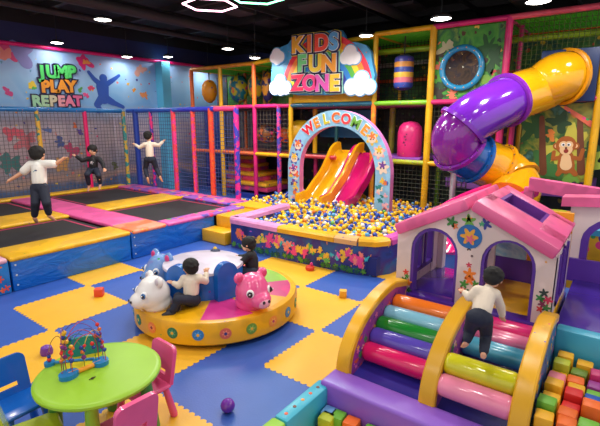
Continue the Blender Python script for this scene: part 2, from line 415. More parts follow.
for a, b_, ra, rb in (((100, 84), (94, 79), .07, .055), ((94, 79), (88.5, 72), .055, .04), ((106, 84.5), (113, 80), .07, .055), ((113, 80), (119, 75.5), .055, .035),
                      ((102, 98), (97, 104.5), .11, .08), ((97, 104.5), (101, 111), .07, .05), ((105, 98), (113, 102.5), .11, .08), ((113, 102.5), (123, 107), .07, .045), ((101, 111), (97.5, 112), .05, .03)):
    cap(fg, a, b_, ra, rb, .008, fm)
tag(fg.build('wall_silhouette', origin=(6.5, WY, 2.4)), 'blue silhouette of a jumping figure printed on mural wall', 'wall print')
sp = MB(); random.seed(3)
for (x, y, r, c, k) in ((8, 53, .24, (206, 60, 120), 5), (4, 54, .2, (224, 130, 120), 4), (22, 54, .34, (130, 130, 190), 4), (84, 62, .24, (216, 40, 120), 5), (86, 62, .1, (240, 150, 70), 4), (32, 85, .12, (240, 210, 60), 4), (34, 88, .06, (80, 180, 80), 4),
                        (8, 92, .12, (205, 60, 130), 5), (80, 90, .08, (90, 170, 90), 4), (91, 88, .1, (226, 70, 110), 6), (86, 95, .09, (230, 80, 140), 5), (140, 70, .2, (210, 160, 150), 6), (134, 90, .07, (240, 160, 60), 4), (144, 95, .14, (230, 150, 90), 6), (128, 84, .05, (240, 190, 60), 4),
                        (25, 140, .3, (200, 110, 120), 6), (12, 133, .22, (220, 90, 110), 5), (60, 142, .16, (70, 90, 150), 5), (72, 150, .22, (190, 70, 110), 7), (62, 165, .24, (200, 150, 90), 6), (80, 132, .1, (90, 70, 160), 5), (75, 126, .08, (220, 110, 60), 4), (48, 130, .1, (80, 110, 170), 4), (115, 165, .12, (90, 100, 60), 5), (10, 163, .3, (60, 120, 120), 6), (95, 150, .06, (220, 90, 90), 5)):
    u, v = P(x, y); sp.prism(splat(u, v, r*.95, k, x), F, 0, .003+.001*random.random(), plain(c, .45))
struct(sp.build('wall_splash_print', origin=(5, WY, 2)))

# ================================================================== CEILING LAMPS
house_m = plain((28, 28, 30), .4); lens_m = glow((255, 248, 238), 14)
def lamp(x, y, z, label, r=.12, watt=None):
    t = thing('ceiling_spotlight', label, 'ceiling light', (x, y, z), 'round ceiling spotlights')
    b = MB(); b.lathe([(0, .07), (r*.8, .06), (r*1.03, .03), (r*1.03, 0), (r, 0), (r, .01), (0, .01)], house_m, 20, loc=(x, y, z)); b.build('housing', t)
    b = MB(); b.lathe([(0, -.012), (r*.6, -.012), (r*.99, .004), (r*.99, .012)], lens_m, 20, loc=(x, y, z)); b.build('diffuser', t)
    b = MB(); b.tube([(x, y, z+.06), (x, y, CZ+.36)], .008, house_m, 8); b.build('stem', t)
    l = bpy.data.lights.new('lamp_light', 'AREA'); l.shape = 'DISK'; l.size = .3; l.energy = watt or LAMP_W; l.color = (1, .95, .89); l.spread = R(165)
    o = bpy.data.objects.new('lamp_light', l); COL.objects.link(o); o.parent = t; o.location = (0, 0, -.03)
LP = [((103, 20), 3.95, 'ceiling spotlight hanging nearest above the silhouette of the jumping figure, brightest of all', .15), ((57, 43), 3.86, 'ceiling spotlight above the wall word JUMP', .13), ((127, 57), 3.74, 'ceiling spotlight over the mural beside the jumping silhouette', .13),
      ((168, 57), 3.85, 'ceiling spotlight above the cyan pilaster', .13), ((208, 67), 3.75, 'ceiling spotlight above the hanging yellow oval bag', .12), ((228, 49), 3.7, 'ceiling spotlight between pink hexagon light and climbing frame', .13), ((255, 58), 3.5, 'ceiling spotlight beside the cloud edge of rainbow sign', .12),
      ((366, 36), 3.62, 'ceiling spotlight over the rainbow end of the sign', .13), ((441, 19), 3.62, 'ceiling spotlight above the round porthole panel', .15), ((538, 2), 3.6, 'ceiling spotlight above the tube slide', .15)]
for (px, py), z, lab, r in LP:
    p = atz(px, py, z)
    if p.y > WY-.3: p = aty(px, py, WY-.35)
    if p.x > WX-.3: p = atx(px, py, WX-.35)
    lamp(p.x, p.y, p.z, lab, r, 9 if p.y > 10 else 38)
for i, (x, y) in enumerate(((1.2, 1.2), (3.4, 1.0), (5.6, .6), (1.6, 3.8), (3.6, 3.4), (5.4, 3.2), (1.6, 6.4), (3.6, 5.6), (1.2, 8.6), (-.6, 2), (-.6, 5), (3, -1.2), (5.6, -1.6), (7.6, .2))):  # added grid of out-of-view spotlights, put in to brighten the room
    lamp(x, y, 4.0, 'ceiling spotlight added to brighten the play floor, out of view', .13)
# hexagon LED lamps
def hexlamp(c, lab, col):
    cx, cy = c
    t = thing('hexagon_light', lab, 'ceiling light', (cx, cy, 4.0), 'hexagonal LED ceiling lights')
    r = .45; pts = [V((cx+r*math.cos(PI/3*i+.35), cy+r*math.sin(PI/3*i+.35), 4.0)) for i in range(7)]
    for i in range(6):
        b = MB(); b.tube([pts[i], pts[i+1]], .015, glow(col, 6.0), 8); b.build('light_bar', t)
    l = bpy.data.lights.new('lamp_light', 'AREA'); l.shape = 'DISK'; l.size = .8; l.energy = 70; l.color = tuple(.5+.5*v for v in lin(col)); l.spread = R(175)
    o = bpy.data.objects.new('lamp_light', l); COL.objects.link(o); o.parent = t; o.location = (0, 0, -.04)
    for i in (0, 3):
        b = MB(); b.tube([pts[i], pts[i]+V((0, 0, CZ+.36-4.0))], .006, house_m, 6); b.build('hanger', t)
h = atz(211, 5.5, 4.0); hexlamp((h.x-.02, h.y), 'pink white hexagonal LED light hanging under the dark ceiling', (255, 190, 215))
h2 = atz(257, -3, 4.0); hexlamp((h2.x, h2.y), 'green white hexagonal LED light cut by the top of the photo', (130, 255, 190))

# ================================================================== TRAMPOLINE PARK
T = .45
base_m = plain((30, 30, 34), .7)
b = MB(); b.box(-.5, 6.2, 6.06, 10.8, 0, .36, base_m); tag(b.build('raised_plinth'), 'dark raised base under the four trampolines', 'trampoline base')
bed_m = plain((30, 28, 32), .62, .001, 80)
def tramp(x0, x1, y0, y1, lab):
    t = thing('trampoline', lab, 'trampoline', ((x0+x1)/2, (y0+y1)/2, .36), 'trampolines')
    b = MB(); b.box(x0, x1, y0, y1, .392, .4, bed_m); b.build('bed', t)
    b = MB(); q = .035; wm = plain((196, 50, 96), .5)
    for bx in ((x0+.1, x1-.1, y0+.08, y0+.08+q), (x0+.1, x1-.1, y1-.08-q, y1-.08), (x0+.08, x0+.08+q, y0+.1, y1-.1), (x1-.08-q, x1-.08, y0+.1, y1-.1)): b.box(*bx, .398, .404, wm)
    b.build('edge_webbing', t)
    b = MB()
    for bx in ((x0, x1, y0, y0+.05), (x0, x1, y1-.05, y1), (x0, x0+.05, y0, y1), (x1-.05, x1, y0, y1)): b.box(*bx, .36, .396, base_m)
    b.build('frame', t)
tramp(-.3, 3.6, 6.5, 7.9, 'black trampoline bed under the boy in the white shirt')
tramp(-.3, 3.65, 8.72, 10.45, 'black trampoline bed by the net, behind the boy in white shirt')
tramp(4.28, 6.05, 6.22, 7.86, 'empty black trampoline bed beside the yellow foam steps')
tramp(4.35, 6.15, 8.56, 10.45, 'black trampoline bed between the black-clad and the cream-clad jumpers')
def pad(x0, x1, y0, y1, mat, lab, z0=.385, z1=T, bev=.03, name='safety_pad'):
    b = MB(); b.box(x0, x1, y0, y1, z0, z1, mat, bev, 3)
    return tag(b.build(name), lab, 'safety pad', 'trampoline edge pads')
yv = speck((240, 182, 20), .35, 14, .12, .3); pv = speck((236, 90, 160), .38, 14, .14, .35); 
pad(1.98, 3.63, 5.93, 6.53, yv, 'yellow safety pad along front edge, before the boy in white')
pad(-.4, 1.96, 5.93, 6.53, speck((226, 170, 190), .4, 8, .2, .5), 'pale pink safety pad at the front, cut by the photo edge')
pad(-.4, 3.66, 7.88, 8.74, yv, 'yellow safety pad between the white-shirted boy\'s bed and the bed behind')
pad(4.3, 6.12, 7.84, 8.58, yv, 'yellow safety pad between the two beds beyond the pink walkway')
pad(3.66, 4.28, 6.55, 10.45, pv, 'pink padded walkway between the pairs of trampolines')
pad(3.66, 4.28, 5.93, 6.53, speck((244, 120, 70), .38, 12, .16, .5, c2=(236, 150, 120)), 'orange patterned pad at the head of pink walkway')
pad(4.3, 6.1, 5.93, 6.24, speck((226, 96, 170), .38, 7, .35, .6, c2=(150, 90, 190), bz=2), 'pink and purple pad along front of empty trampoline')
pad(6.12, 6.62, 6.3, 10.45, speck((150, 90, 190), .38, 7, .35, .6, c2=(236, 96, 160), bz=2), 'purple and pink pad along the net beside foam steps')
pad(-.4, 6.4, 10.47, 10.78, yv, 'narrow yellow pad at the foot of the mural net')
b = MB(); b.prism([(6.12, 6.28), (6.12, 5.5), (6.25, 5.44), (6.45, 5.5), (6.58, 5.7), (6.62, 6.0), (6.62, 6.28)], ((0, 0, 0), (1, 0, 0), (0, 1, 0)), .0, .445, plain(YEL, .35))
tag(b.build('corner_pad'), 'yellow rounded corner pad between trampoline and ball pit', 'safety pad')
def wrinkled(c, seed):
    m, n, l, b = newmat('wrinkled_vinyl')
    b.inputs['Base Color'].default_value = (*lin(c), 1); b.inputs['Roughness'].default_value = .3; b.inputs['Coat Weight'].default_value = .3
    tc = n.new('ShaderNodeTexCoord'); t = n.new('ShaderNodeTexNoise'); mp = n.new('ShaderNodeMapping'); mp.inputs['Scale'].default_value = (1.2, 1, 3); mp.inputs['Location'].default_value = (seed, 0, 0)
    mp.inputs['Rotation'].default_value = (0, .35, 0)
    t.inputs['Scale'].default_value = 2.2; t.inputs['Detail'].default_value = 3; t.inputs['Distortion'].default_value = 1.2
    l.new(tc.outputs['Object'], mp.inputs[0]); l.new(mp.outputs[0], t.inputs['Vector'])
    bp = n.new('ShaderNodeBump'); bp.inputs['Strength'].default_value = .8; bp.inputs['Distance'].default_value = .05
    l.new(t.outputs[0], bp.inputs['Height']); l.new(bp.outputs[0], b.inputs['Normal'])
    return m
def skirt(x0, x1, mat, lab):
    b = MB(); b.box(x0, x1, 5.95, 6.05, .0, .42, mat, .02, 2)
    F_ = FY(5.95)
    if 'orange' in lab:
        for i in range(14): b.prism(petals(random.uniform(x1-.5, x1-.05), random.uniform(.05, .36), random.uniform(.02, .05), 4, .4, i), F_, 0, .003, plain(random.choice([(240, 120, 50), (230, 80, 60), (240, 190, 60)]), .4))
    else:
        rv = plain((200, 205, 210), .3)
        for z in (.08, .21, .34): b.prism(circ(x0+.05, z, .012, 8), F_, 0, .004, rv)
    return tag(b.build('side_panel'), lab, 'side panel', 'blue vinyl panels along the trampolines')
skirt(1.99, 3.62, wrinkled((8, 104, 196), 0), 'long wrinkled blue vinyl panel below the yellow front pad')
skirt(3.64, 5.32, wrinkled((8, 96, 190), 3), 'blue vinyl side panel between the yellow steps and elephant head')
skirt(.2, 1.97, speck((24, 120, 196), .3), 'blue panel with orange splashes at the front, cut by the photo edge')
# foam steps by the ball pit
t = thing('foam_steps', 'yellow two-tier foam steps between trampolines and ball pit', 'foam steps', (5.6, 5.75, 0))
b = MB(); b.box(5.0, 5.32, 5.36, 5.94, 0, .22, plain(YEL, .3), .02); b.build('lower_step', t)
b = MB(); b.box(5.33, 6.1, 5.36, 5.92, 0, .42, plain((236, 170, 24), .3), .02); b.build('upper_step', t)

# safety net enclosure round the trampolines
def band(c1, c2, z=8): return speck(c1, .35, 26, .2, .5, c2=c2, bz=z)
en = thing('net_enclosure', 'tall net enclosure with blue top rail around the trampolines', 'net enclosure', (4, 10.8, 0))
netm = plain((104, 98, 104), .7, var=0)
NY, NX, NT = 10.8, 6.66, 2.33
def post(par, x, y, z0, z1, mat, r=.05, lab=None):
    b = MB(); b.tube([(x, y, z0), (x, y, z1)], r, mat, 12); o = b.build('post', par)
    if lab: o['label'] = lab
    return o
def beam(par, a, c, mat, r=.05, name='beam', lab=None):
    b = MB(); b.tube([a, c], r, mat, 12); o = b.build(name, par)
    if lab: o['label'] = lab
    return o
beam(en, (.5, NY, NT), (6.6, NY, NT), speck((30, 120, 190), .3), .055, 'top_rail', 'blue top rail along the mural')
for px, m, lab in ((41, band((50, 130, 130), (230, 180, 60)), 'green and yellow speckled post'), (88, plain((232, 30, 110), .35), 'hot pink post'), (126, band((60, 150, 150), (220, 180, 70)), 'teal and yellow speckled post')):
    post(en, aty(px, 150, NY).x, NY, .0, NT, m, .05, lab)
b = MB(); b.net((.6, NY, .4), (6.0, 0, 0), (0, 0, NT-.4), .085, .0055, netm, .085); b.build('net_panel', en)
beam(en, (NX, 10.6, NT), (NX, 8.5, NT), plain((40, 90, 190), .3), .055, 'top_rail', 'blue top rail')
beam(en, (NX, 8.5, NT), (NX, 7.3, NT), plain((50, 60, 190), .3), .055, 'top_rail', 'deep blue top rail')
beam(en, (NX, 7.3, NT), (NX, 6.65, NT), plain((230, 70, 130), .3), .05, 'top_rail', 'pink top rail')
for px, py, m, lab, r in ((138, 150, plain((24, 60, 160), .35), 'thick blue post', .07), (153, 150, band((70, 60, 170), (220, 40, 120)), 'blue and pink post', .045), (175, 150, band((236, 70, 80), (240, 60, 140)), 'red pink post', .055), (194, 150, band((226, 60, 140), (240, 80, 60)), 'pink post', .045),
                          (212, 150, band((236, 70, 50), (240, 90, 40)), 'orange post with blue foot', .06), (237, 150, band((60, 60, 180), (220, 40, 140)), 'blue and magenta post', .06)):
    p = atx(px, py, NX); post(en, NX, p.y, .0, NT+.02, m, r, lab)
b = MB(); b.net((NX, 6.75, .45), (0, 3.9, 0), (0, 0, NT-.45), .085, .005, plain((60, 70, 120), .6, var=0)); b.build('net_panel', en)

# ================================================================== CLIMBING FRAME
cf = thing('climbing_frame', 'multi-level padded climbing frame with yellow and pink posts and nets', 'climbing frame', (9.4, 4, 0))
X0, X1 = 8.6, 10.3
ZL, ZM, ZT = 1.25, 2.44, 3.82
yp = speck((240, 180, 24), .35, 24, .16, .35); pp = speck((226, 40, 120), .35, 24, .16, .3); op = speck((240, 110, 40), .35, 24, .18, .4)
PX = {p: atx(p, 130, X0).y for p in (194, 222, 255, 279, 291, 373, 428, 500, 595)}
ZTL = 3.5
def fpost(px, z0, z1, mat, X=X0, r=.055, lab=None): return post(cf, X, atx(px, 130, X).y, z0, z1, mat, r, lab)
fpost(194, 0, ZTL, op, lab='orange post'); fpost(222, 0, ZTL, yp, lab='yellow post'); fpost(255, 0, ZM, pp, lab='pink post'); fpost(255, ZM, ZTL, op, lab='orange post')
fpost(279, 0, ZM, band((226, 70, 140), (70, 70, 170)), lab='pink and blue speckled post'); fpost(291, 0, ZM+.2, yp, lab='yellow post')
fpost(373, 0, ZM, band((240, 130, 40), (240, 160, 40)), lab='orange post'); fpost(373, ZM, ZT, yp, lab='yellow post')
fpost(428, 0, ZT, yp, r=.065, lab='yellow post'); fpost(500, 0.5, ZT, pp, r=.06, lab='pink post'); fpost(595, .0, ZT, yp, r=.06, lab='yellow post')
def fb(pa, pb, z, mat, X=X0, r=.05, z2=None, lab=None):
    a = atx(pa, 130, X).y; c = atx(pb, 130, X).y
    return beam(cf, (X, a, z), (X, c, z if z2 is None else z2), mat, r, 'beam', lab)
fb(194, 255, ZTL, speck((240, 150, 30), .35), lab='orange yellow beam'); fb(255, 300, ZTL, yp, z2=ZTL+.1, lab='yellow beam'); fb(300, 373, ZT-.12, yp, z2=ZT-.03, lab='yellow beam'); fb(373, 428, ZT, yp, lab='yellow beam')
fb(428, 500, ZT, pp, lab='pink beam'); fb(500, 595, ZT, speck((236, 90, 110), .35, 24, .2, .5), lab='pink orange beam')
fb(237, 279, ZM, pp, lab='pink beam'); fb(279, 291, ZM, pp); fb(212, 237, ZM, speck((236, 110, 60), .35), lab='orange beam'); fb(291, 373, ZM, speck((40, 110, 140), .35), lab='teal beam'); fb(373, 428, ZM, speck((130, 200, 40), .35), lab='lime beam')
fb(428, 500, ZM, pp, lab='hot pink beam'); fb(500, 595, ZM, pp, lab='hot pink beam')
fb(194, 255, ZL-.02, speck((236, 110, 60), .35), lab='orange beam'); fb(255, 291, ZL-.02, yp, lab='yellow beam'); fb(291, 336, ZL, speck((206, 60, 70), .35), lab='red beam'); fb(373, 428, ZL, speck((190, 200, 40), .35), lab='lime yellow beam'); fb(428, 520, ZL, yp)
# inner and rear posts
for px, z0, z1, m, X, r, lab in ((315, ZL, ZM, yp, 9.3, .06, 'yellow inner post'), (316, 0, ZL, pp, 9.3, .055, 'red inner post'), (336.5, ZL, ZM, speck((30, 100, 110), .35), 9.3, .045, 'teal inner post'), (392, 0, ZM, speck((150, 140, 40), .35), 9.6, .07, 'olive inner post'), (512, .5, ZT, pp, 9.3, .05, 'pink inner post'),
                                 (441, .2, ZL, speck((110, 150, 40), .35), 9.5, .05, 'green inner post'), (246, 0, ZTL, op, 10.0, .05, 'orange rear post'), (265, ZM, ZTL, speck((200, 130, 50), .35), 9.8, .045, 'brown rear post'), (240, ZM, ZTL, speck((200, 160, 50), .35), 10.0, .045, 'yellow rear post'), (376, ZM, ZT, pp, 9.9, .05, 'pink rear post'), (398, ZM, ZT, yp, 10.1, .045, 'yellow rear post'),
                                 (486, 0, ZM, speck((90, 180, 40), .35), 9.4, .07, 'green inner post'), (499, 0, ZM, op, 9.4, .06, 'orange inner post'), (510, 0, ZM, yp, 9.6, .05, 'yellow inner post'), (519, 0, ZM, yp, 9.8, .045, 'yellow inner post'), (207, 0, ZM, plain((24, 50, 150), .4), 9.6, .07, 'blue inner post'), (185, 0, ZM, plain((24, 60, 160), .4), 9.4, .08, 'blue inner post')):
    p = atx(px, 130, X); post(cf, X, p.y, z0, z1, m, r, lab)
for y in (PX[428], PX[373], PX[500], PX[595]):
    beam(cf, (X0, y, ZT), (X1, y, ZT), yp if y > 2.5 else pp, .05, 'beam')
for y in (PX[194], PX[222], PX[255]): beam(cf, (X0, y, ZTL), (X1, y, ZTL), yp, .045, 'beam')
beam(cf, (X1, PX[194], ZTL), (X1, 6, ZTL), yp); beam(cf, (X1, 6, ZT), (X1, .4, ZT), op); beam(cf, (X0+.7, PX[428]+2.6, ZT-.25), (X0+.7, .5, ZT-.28), speck((170, 200, 40), .35), .06, 'beam', 'lime cross beam')
beam(cf, (9.9, PX[373]+.6, 3.35), (9.9, PX[428]-.6, 3.4), speck((200, 200, 190), .4), .05, 'beam', 'pale inner beam'); beam(cf, (10, PX[373]+.6, 3.0), (10, PX[428]-2.2, 3.05), op, .05, 'beam', 'orange inner beam')
# platforms
dkp = plain((60, 40, 50), .6)
def slab(y0, y1, x0, x1, z, mat, lab=None, th=.07):
    b = MB(); b.box(x0, x1, y0, y1, z-th, z, mat, .01); o = b.build('platform', cf)
    if lab: o['label'] = lab
slab(4.5, 3.45, X0+.06, X1, ZL+.09, speck((150, 80, 190), .35), 'purple platform'); slab(6.6, 4.6, 9.0, X1, ZL+.02, dkp); slab(9.9, 6.6, X0+.06, X1, ZL, speck((200, 90, 70), .4, 10, .3, .6), 'red speckled platform')
slab(9.9, 6.6, X0+.06, X1, ZM, dkp); slab(6.6, 3.4, X0+.06, X1, ZM, speck((150, 60, 110), .4), 'magenta platform'); slab(3.4, .7, X0+.06, X1, ZM, dkp); slab(2.9, .5, X0+.06, X1, 1.0, speck((120, 70, 150), .4), 'purple printed platform', .2)
# nets of the frame
gn = plain((30, 60, 40), .6, var=0); gg = plain((90, 200, 40), .5, var=0); dn = plain((52, 56, 40), .6, var=0)
def fnet(pa, pb, z0, z1, X, mat, cell=.09, r=.006, lab=None):
    a = atx(pa, 130, X).y; c = atx(pb, 130, X).y
    b = MB(); b.net((X, a, z0), (0, c-a, 0), (0, 0, z1-z0), cell, r, mat); o = b.build('net_panel', cf)
    if lab: o['label'] = lab
fnet(374, 427, ZM, ZT, 9.6, dn, .08, .007); fnet(501, 594, ZM, ZT-.05, X0+.05, plain((70, 84, 34), .6, var=0), .075, .005); fnet(374, 427, ZL, ZM, 9.7, dn, .09, .006); fnet(429, 470, .2, ZM, X0+.05, dn, .09, .006)
fnet(376, 427, .2, ZL, X0+.05, dn, .09, .006); fnet(222, 291, ZM, ZTL, 10.15, plain((70, 90, 50), .6, var=0), .1, .005); fnet(194, 237, .3, ZM, X0+.08, plain((40, 60, 130), .6, var=0), .1, .006); fnet(222, 291, ZL, ZM, X0+.04, plain((80, 70, 60), .6, var=0), .11, .005)
for (y0, y1, z, m) in ((6.4, 3.4, ZT-.02, gg), (3.4, .6, ZT-.02, gg), (PX[194], 6.5, ZTL-.02, gg)):
    b = MB(); b.net((X0, y0, z), (0, y1-y0, 0), (X1-X0, 0, 0), .07, .012, m); o = b.build('net_roof', cf); o['label'] = 'bright green roof netting'
# printed jungle panels inside the frame
leafy = mural('leafy', [(24, 90, 40), (50, 140, 50), (90, 170, 60), (40, 110, 70), (150, 190, 70)], 2.6, 4, [(230, 120, 90), (40, 80, 40), (240, 200, 80), (30, 60, 40), (90, 60, 40)], 7, .26, .6)
def panel(pa, pb, z0, z1, X, mat, lab, th=.04):
    a = atx(pa, 130, X).y; c = atx(pb, 130, X).y
    b = MB(); b.box(X, X+th, c, a, z0, z1, mat); o = b.build('printed_panel', cf); o['label'] = lab; return o
greenp = mural('greenp', [(40, 110, 50), (70, 150, 60), (110, 160, 70), (60, 120, 90)], 1.5, 3, [(240, 190, 60), (230, 130, 60), (200, 90, 80), (40, 80, 60)], 5, .2, .4)
panel(229, 300, ZM, ZTL-.05, X1, greenp, 'green printed panel behind hanging bags')
panel(194, 228, ZM, ZTL-.05, X1+.05, duskm, 'grey printed panel behind the yellow oval bag')
panel(226, 290, ZL, ZM-.1, X1, duskm, 'grey printed panel'); panel(186, 225, .2, ZM-.05, X1-.1, mural('bluep', [(20, 50, 150), (30, 70, 170), (24, 60, 140)], 2, 2, [(60, 120, 190), (40, 60, 150)], 6, .2, .3), 'deep blue printed panel')
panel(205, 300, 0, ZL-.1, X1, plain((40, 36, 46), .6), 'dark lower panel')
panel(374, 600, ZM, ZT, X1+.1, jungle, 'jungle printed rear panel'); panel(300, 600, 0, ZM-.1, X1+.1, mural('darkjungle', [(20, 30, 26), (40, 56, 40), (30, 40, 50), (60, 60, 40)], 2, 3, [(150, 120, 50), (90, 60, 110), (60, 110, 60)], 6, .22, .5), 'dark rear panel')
panel(320, 376, ZL+.4, ZM-.1, 10.0, plain((40, 110, 160), .4), 'blue panel with arched opening')
# porthole panel
pt = panel(430, 498, ZM+.04, ZT-.06, X0+.05, leafy, 'green jungle panel around the porthole')
pc = ux(461.5, 68, X0); F_ = FX(X0+.05)
b = MB()
for (x, y, r, c, k) in ((488, 48, .22, (36, 92, 40), 6), (494, 60, .2, (30, 80, 36), 5), (484, 58, .1, (70, 50, 40), 3), (436, 92, .2, (50, 40, 34), 6), (443, 84, .14, (40, 70, 40), 5), (437, 55, .16, (60, 46, 36), 5), (446, 47, .16, (196, 190, 150), 5), (452, 94, .12, (226, 120, 90), 6), (440, 66, .1, (220, 110, 90), 5), (478, 92, .14, (36, 84, 40), 6), (490, 82, .18, (120, 170, 60), 5), (493, 72, .06, (200, 60, 60), 4)):
    u, v = ux(x, y, X0+.05); b.prism(splat(u, v, r, k+3, x), F_, 0, .006+.001*(x % 3), plain(c, .5))
b.build('printed_foliage', pt)
b = MB(); ring = []
for i in range(33): ring.append((X0-.0, -pc[0]+.36*math.cos(2*PI*i/32), pc[1]+.36*math.sin(2*PI*i/32)))
b.tube(ring, .055, plain((40, 140, 190), .25, coat=.3), 12)
for i in range(14):
    q = 2*PI*i/14; b.ell((X0-.055, -pc[0]+.36*math.cos(q), pc[1]+.36*math.sin(q)), .013, plain((230, 150, 60), .4), 8)
b.build('porthole_ring', pt)
b = MB(); b.prism(circ(pc[0], pc[1], .34, 32), FX(X0+.04), 0, .02, mural('porth', [(30, 20, 20), (70, 50, 34), (40, 34, 44), (110, 80, 50)], 5, 4, [(200, 170, 110), (120, 60, 60), (220, 220, 200)], 14, .25, .5, .08)); b.build('porthole_glass', pt)
# monkey panel
mp = panel(522, 597, 1.08, ZM-.06, X0+.08, mural('monkeyjungle', [(34, 74, 36), (60, 110, 44), (150, 150, 50), (40, 90, 60), (90, 150, 150)], 2.4, 4, [(30, 56, 30), (210, 150, 50), (120, 70, 40), (60, 130, 60)], 6, .28, .6), 'jungle panel with a cartoon monkey')
FM = FX(X0+.08)
def Q(x, y): return ux(x, y, X0+.08)
b = MB(); br = plain((170, 92, 30), .5); tan = plain((240, 200, 150), .5)
for (x, y, r, c, k) in ((566, 150, .42, (196, 190, 70), 6), (586, 165, .25, (150, 170, 60), 5), (545, 165, .28, (60, 120, 60), 5), (536, 128, .3, (36, 84, 40), 6), (560, 122, .2, (30, 70, 36), 5), (590, 150, .16, (40, 90, 50), 5), (551, 135, .1, (220, 130, 50), 5), (572, 174, .2, (110, 160, 60), 6)):
    u, v = Q(x, y); b.prism(splat(u, v, r, k+2, x), FM, 0, .004, plain(c, .5))
for x in (543, 581):
    b.prism(capsule(Q(x, 172), Q(x-1, 118), .06, .04), FM, 0, .008, plain((110, 60, 34), .5))
def cp(a, c, ra, rb, w, m): b.prism(capsule(Q(*a), Q(*c), ra, rb), FM, 0, w, m)
cp((566, 166), (566, 157), .13, .11, .012, br); cp((566, 165), (566, 158), .09, .07, .014, tan)
cp((561, 157), (553, 159), .035, .03, .012, br); cp((553, 159), (554, 152), .03, .03, .012, br); cp((571, 157), (580, 159), .035, .03, .012, br); cp((580, 159), (583, 150), .03, .03, .012, br)
cp((562, 168), (558, 174), .05, .04, .012, br); cp((570, 168), (575, 174), .05, .04, .012, br)
for (x, y, r, m, wv) in ((557, 146, .06, br, .012), (575.5, 146, .06, br, .012), (557, 146, .035, tan, .014), (575.5, 146, .035, tan, .014), (566, 145, .15, br, .015), (563.5, 145, .065, tan, .017), (569, 145, .065, tan, .017), (566.2, 149.5, .095, tan, .018), (563.4, 144.6, .03, plain((250, 250, 250), .4), .02), (569, 144.6, .03, plain((250, 250, 250), .4), .02), (563.6, 144.8, .016, plain((30, 20, 20), .4), .022), (568.8, 144.8, .016, plain((30, 20, 20), .4), .022), (566.2, 148, .018, plain((90, 40, 20), .4), .02), (566.2, 151, .035, plain((150, 50, 40), .4), .02)):
    b.prism(circ(*Q(x, y), r, 18), FM, 0, wv, m)
b.build('monkey_print', mp)
b = MB(); b.prism([Q(560, 106), Q(566, 106), Q(597, 124), Q(597, 132)], FM, .0, .03, speck((236, 110, 80), .4, 10, .35, .8)); o = b.build('banner', mp); o['label'] = 'orange spotted banner strip'
# yellow backing board under sign
b = MB(); b.box(X0+.02, X0+.06, PX[373]+.08, PX[291]-.05, ZM+.06, ZM+.62, speck((238, 176, 20), .4, 16, .12, .5)); o = b.build('backing_board', cf); o['label'] = 'yellow board under the sign'
# shallow low foam shelf at the right (green yellow)
b = MB(); b.box(7.4, 7.7, -.2, 1.6, .0, .75, speck((190, 190, 40), .4, 8, .3, .6)); tag(b.build('foam_barrier'), 'yellow green printed foam barrier below the monkey panel', 'foam barrier')

# sign ------------------------------------------------------------
XS = 8.42; FS = FX(XS)
def S(x, y): return ux(x, y, XS)
sn = thing('zone_sign', 'large rainbow cloud sign reading KIDS FUN ZONE on climbing frame', 'sign', (XS, 5.65, ZM))
def poly(mb, pts, w0, w1, mat): mb.prism([S(*p) for p in pts], FS, w0, w1, mat)
b = MB()
out = [(272, 62), (274, 52), (279, 48), (288, 44), (292, 38), (297, 35), (310, 33), (322, 32), (332, 30), (341, 30), (344, 35), (346, 42), (356, 42), (366, 45), (371, 52), (372, 62), (375, 75), (372, 86), (364, 90), (345, 93), (330, 95), (298, 95), (284, 93), (273, 91), (271, 80)]
poly(b, out, -.1, 0, speck((70, 160, 214), .4, 10, .14, .4)); b.build('backing', sn)
cen = S(324, 92)
def arcband(r0, r1, w, mat, mb, a0=8, a1=172, sx=1.0):
    pts = [(cen[0]+r1*sx*math.cos(R(a0+(a1-a0)*i/30)), cen[1]+r1*math.sin(R(a0+(a1-a0)*i/30))) for i in range(31)] + [(cen[0]+r0*sx*math.cos(R(a1-(a1-a0)*i/30)), cen[1]+r0*math.sin(R(a1-(a1-a0)*i/30))) for i in range(31)]
    mb.prism(pts, FS, 0, w, mat)
b = MB(); rb = [(226, 40, 60), (244, 130, 40), (248, 206, 50), (90, 180, 70), (50, 130, 210), (60, 60, 160)]
for i, c in enumerate(rb): arcband(1.2-.115*(i+1), 1.2-.115*i, .012, plain(c, .4), b)
b.build('rainbow', sn)
wc = plain((246, 236, 238), .5); ce_ = plain((110, 180, 226), .4)
for grp in (((277.5, 55, .15), (274.5, 58, .11), (281, 57, .13), (278, 59, .13)), ((281, 82, .17), (276, 88, .16), (287, 88, .15), (282, 89, .15)), ((351, 53, .16), (346, 58, .13), (356, 58, .13), (351, 59, .12)), ((362, 80, .18), (352, 87, .17), (370, 87, .15), (361, 88, .16))):
    b = MB()
    for x, y, r in grp: b.prism(circ(*S(x, y), r*1.14, 18), FS, 0, .03, ce_)
    for x, y, r in grp: b.prism(circ(*S(x, y), r, 18), FS, 0, .045, wc)
    b.build('cloud', sn)
hal = plain((244, 214, 70), .4); hal2 = plain((170, 230, 200), .4); whi = plain((250, 244, 240), .4); nav = plain((36, 26, 84), .35)
def signword(word, cols, px0, px1, cy, size, slope, halo, sx=1.0):
    b = MB(); n = len(word)
    for i, ch in enumerate(word):
        u, v = S(px0+(px1-px0)*(i+.5)/n, cy+slope*(i-(n-1)/2))
        b.text(ch, FS, u, v, size, .05, halo, .16, .015, sx=sx)
        b.text(ch, FS, u, v, size, .075, nav, .13, .012, sx=sx); b.text(ch, FS, u, v, size, .095, whi, .07, .008, sx=sx)
        b.text(ch, FS, u, v, size, .11, cols[i], .045, .012, sx=sx)
    b.build('lettering', sn)
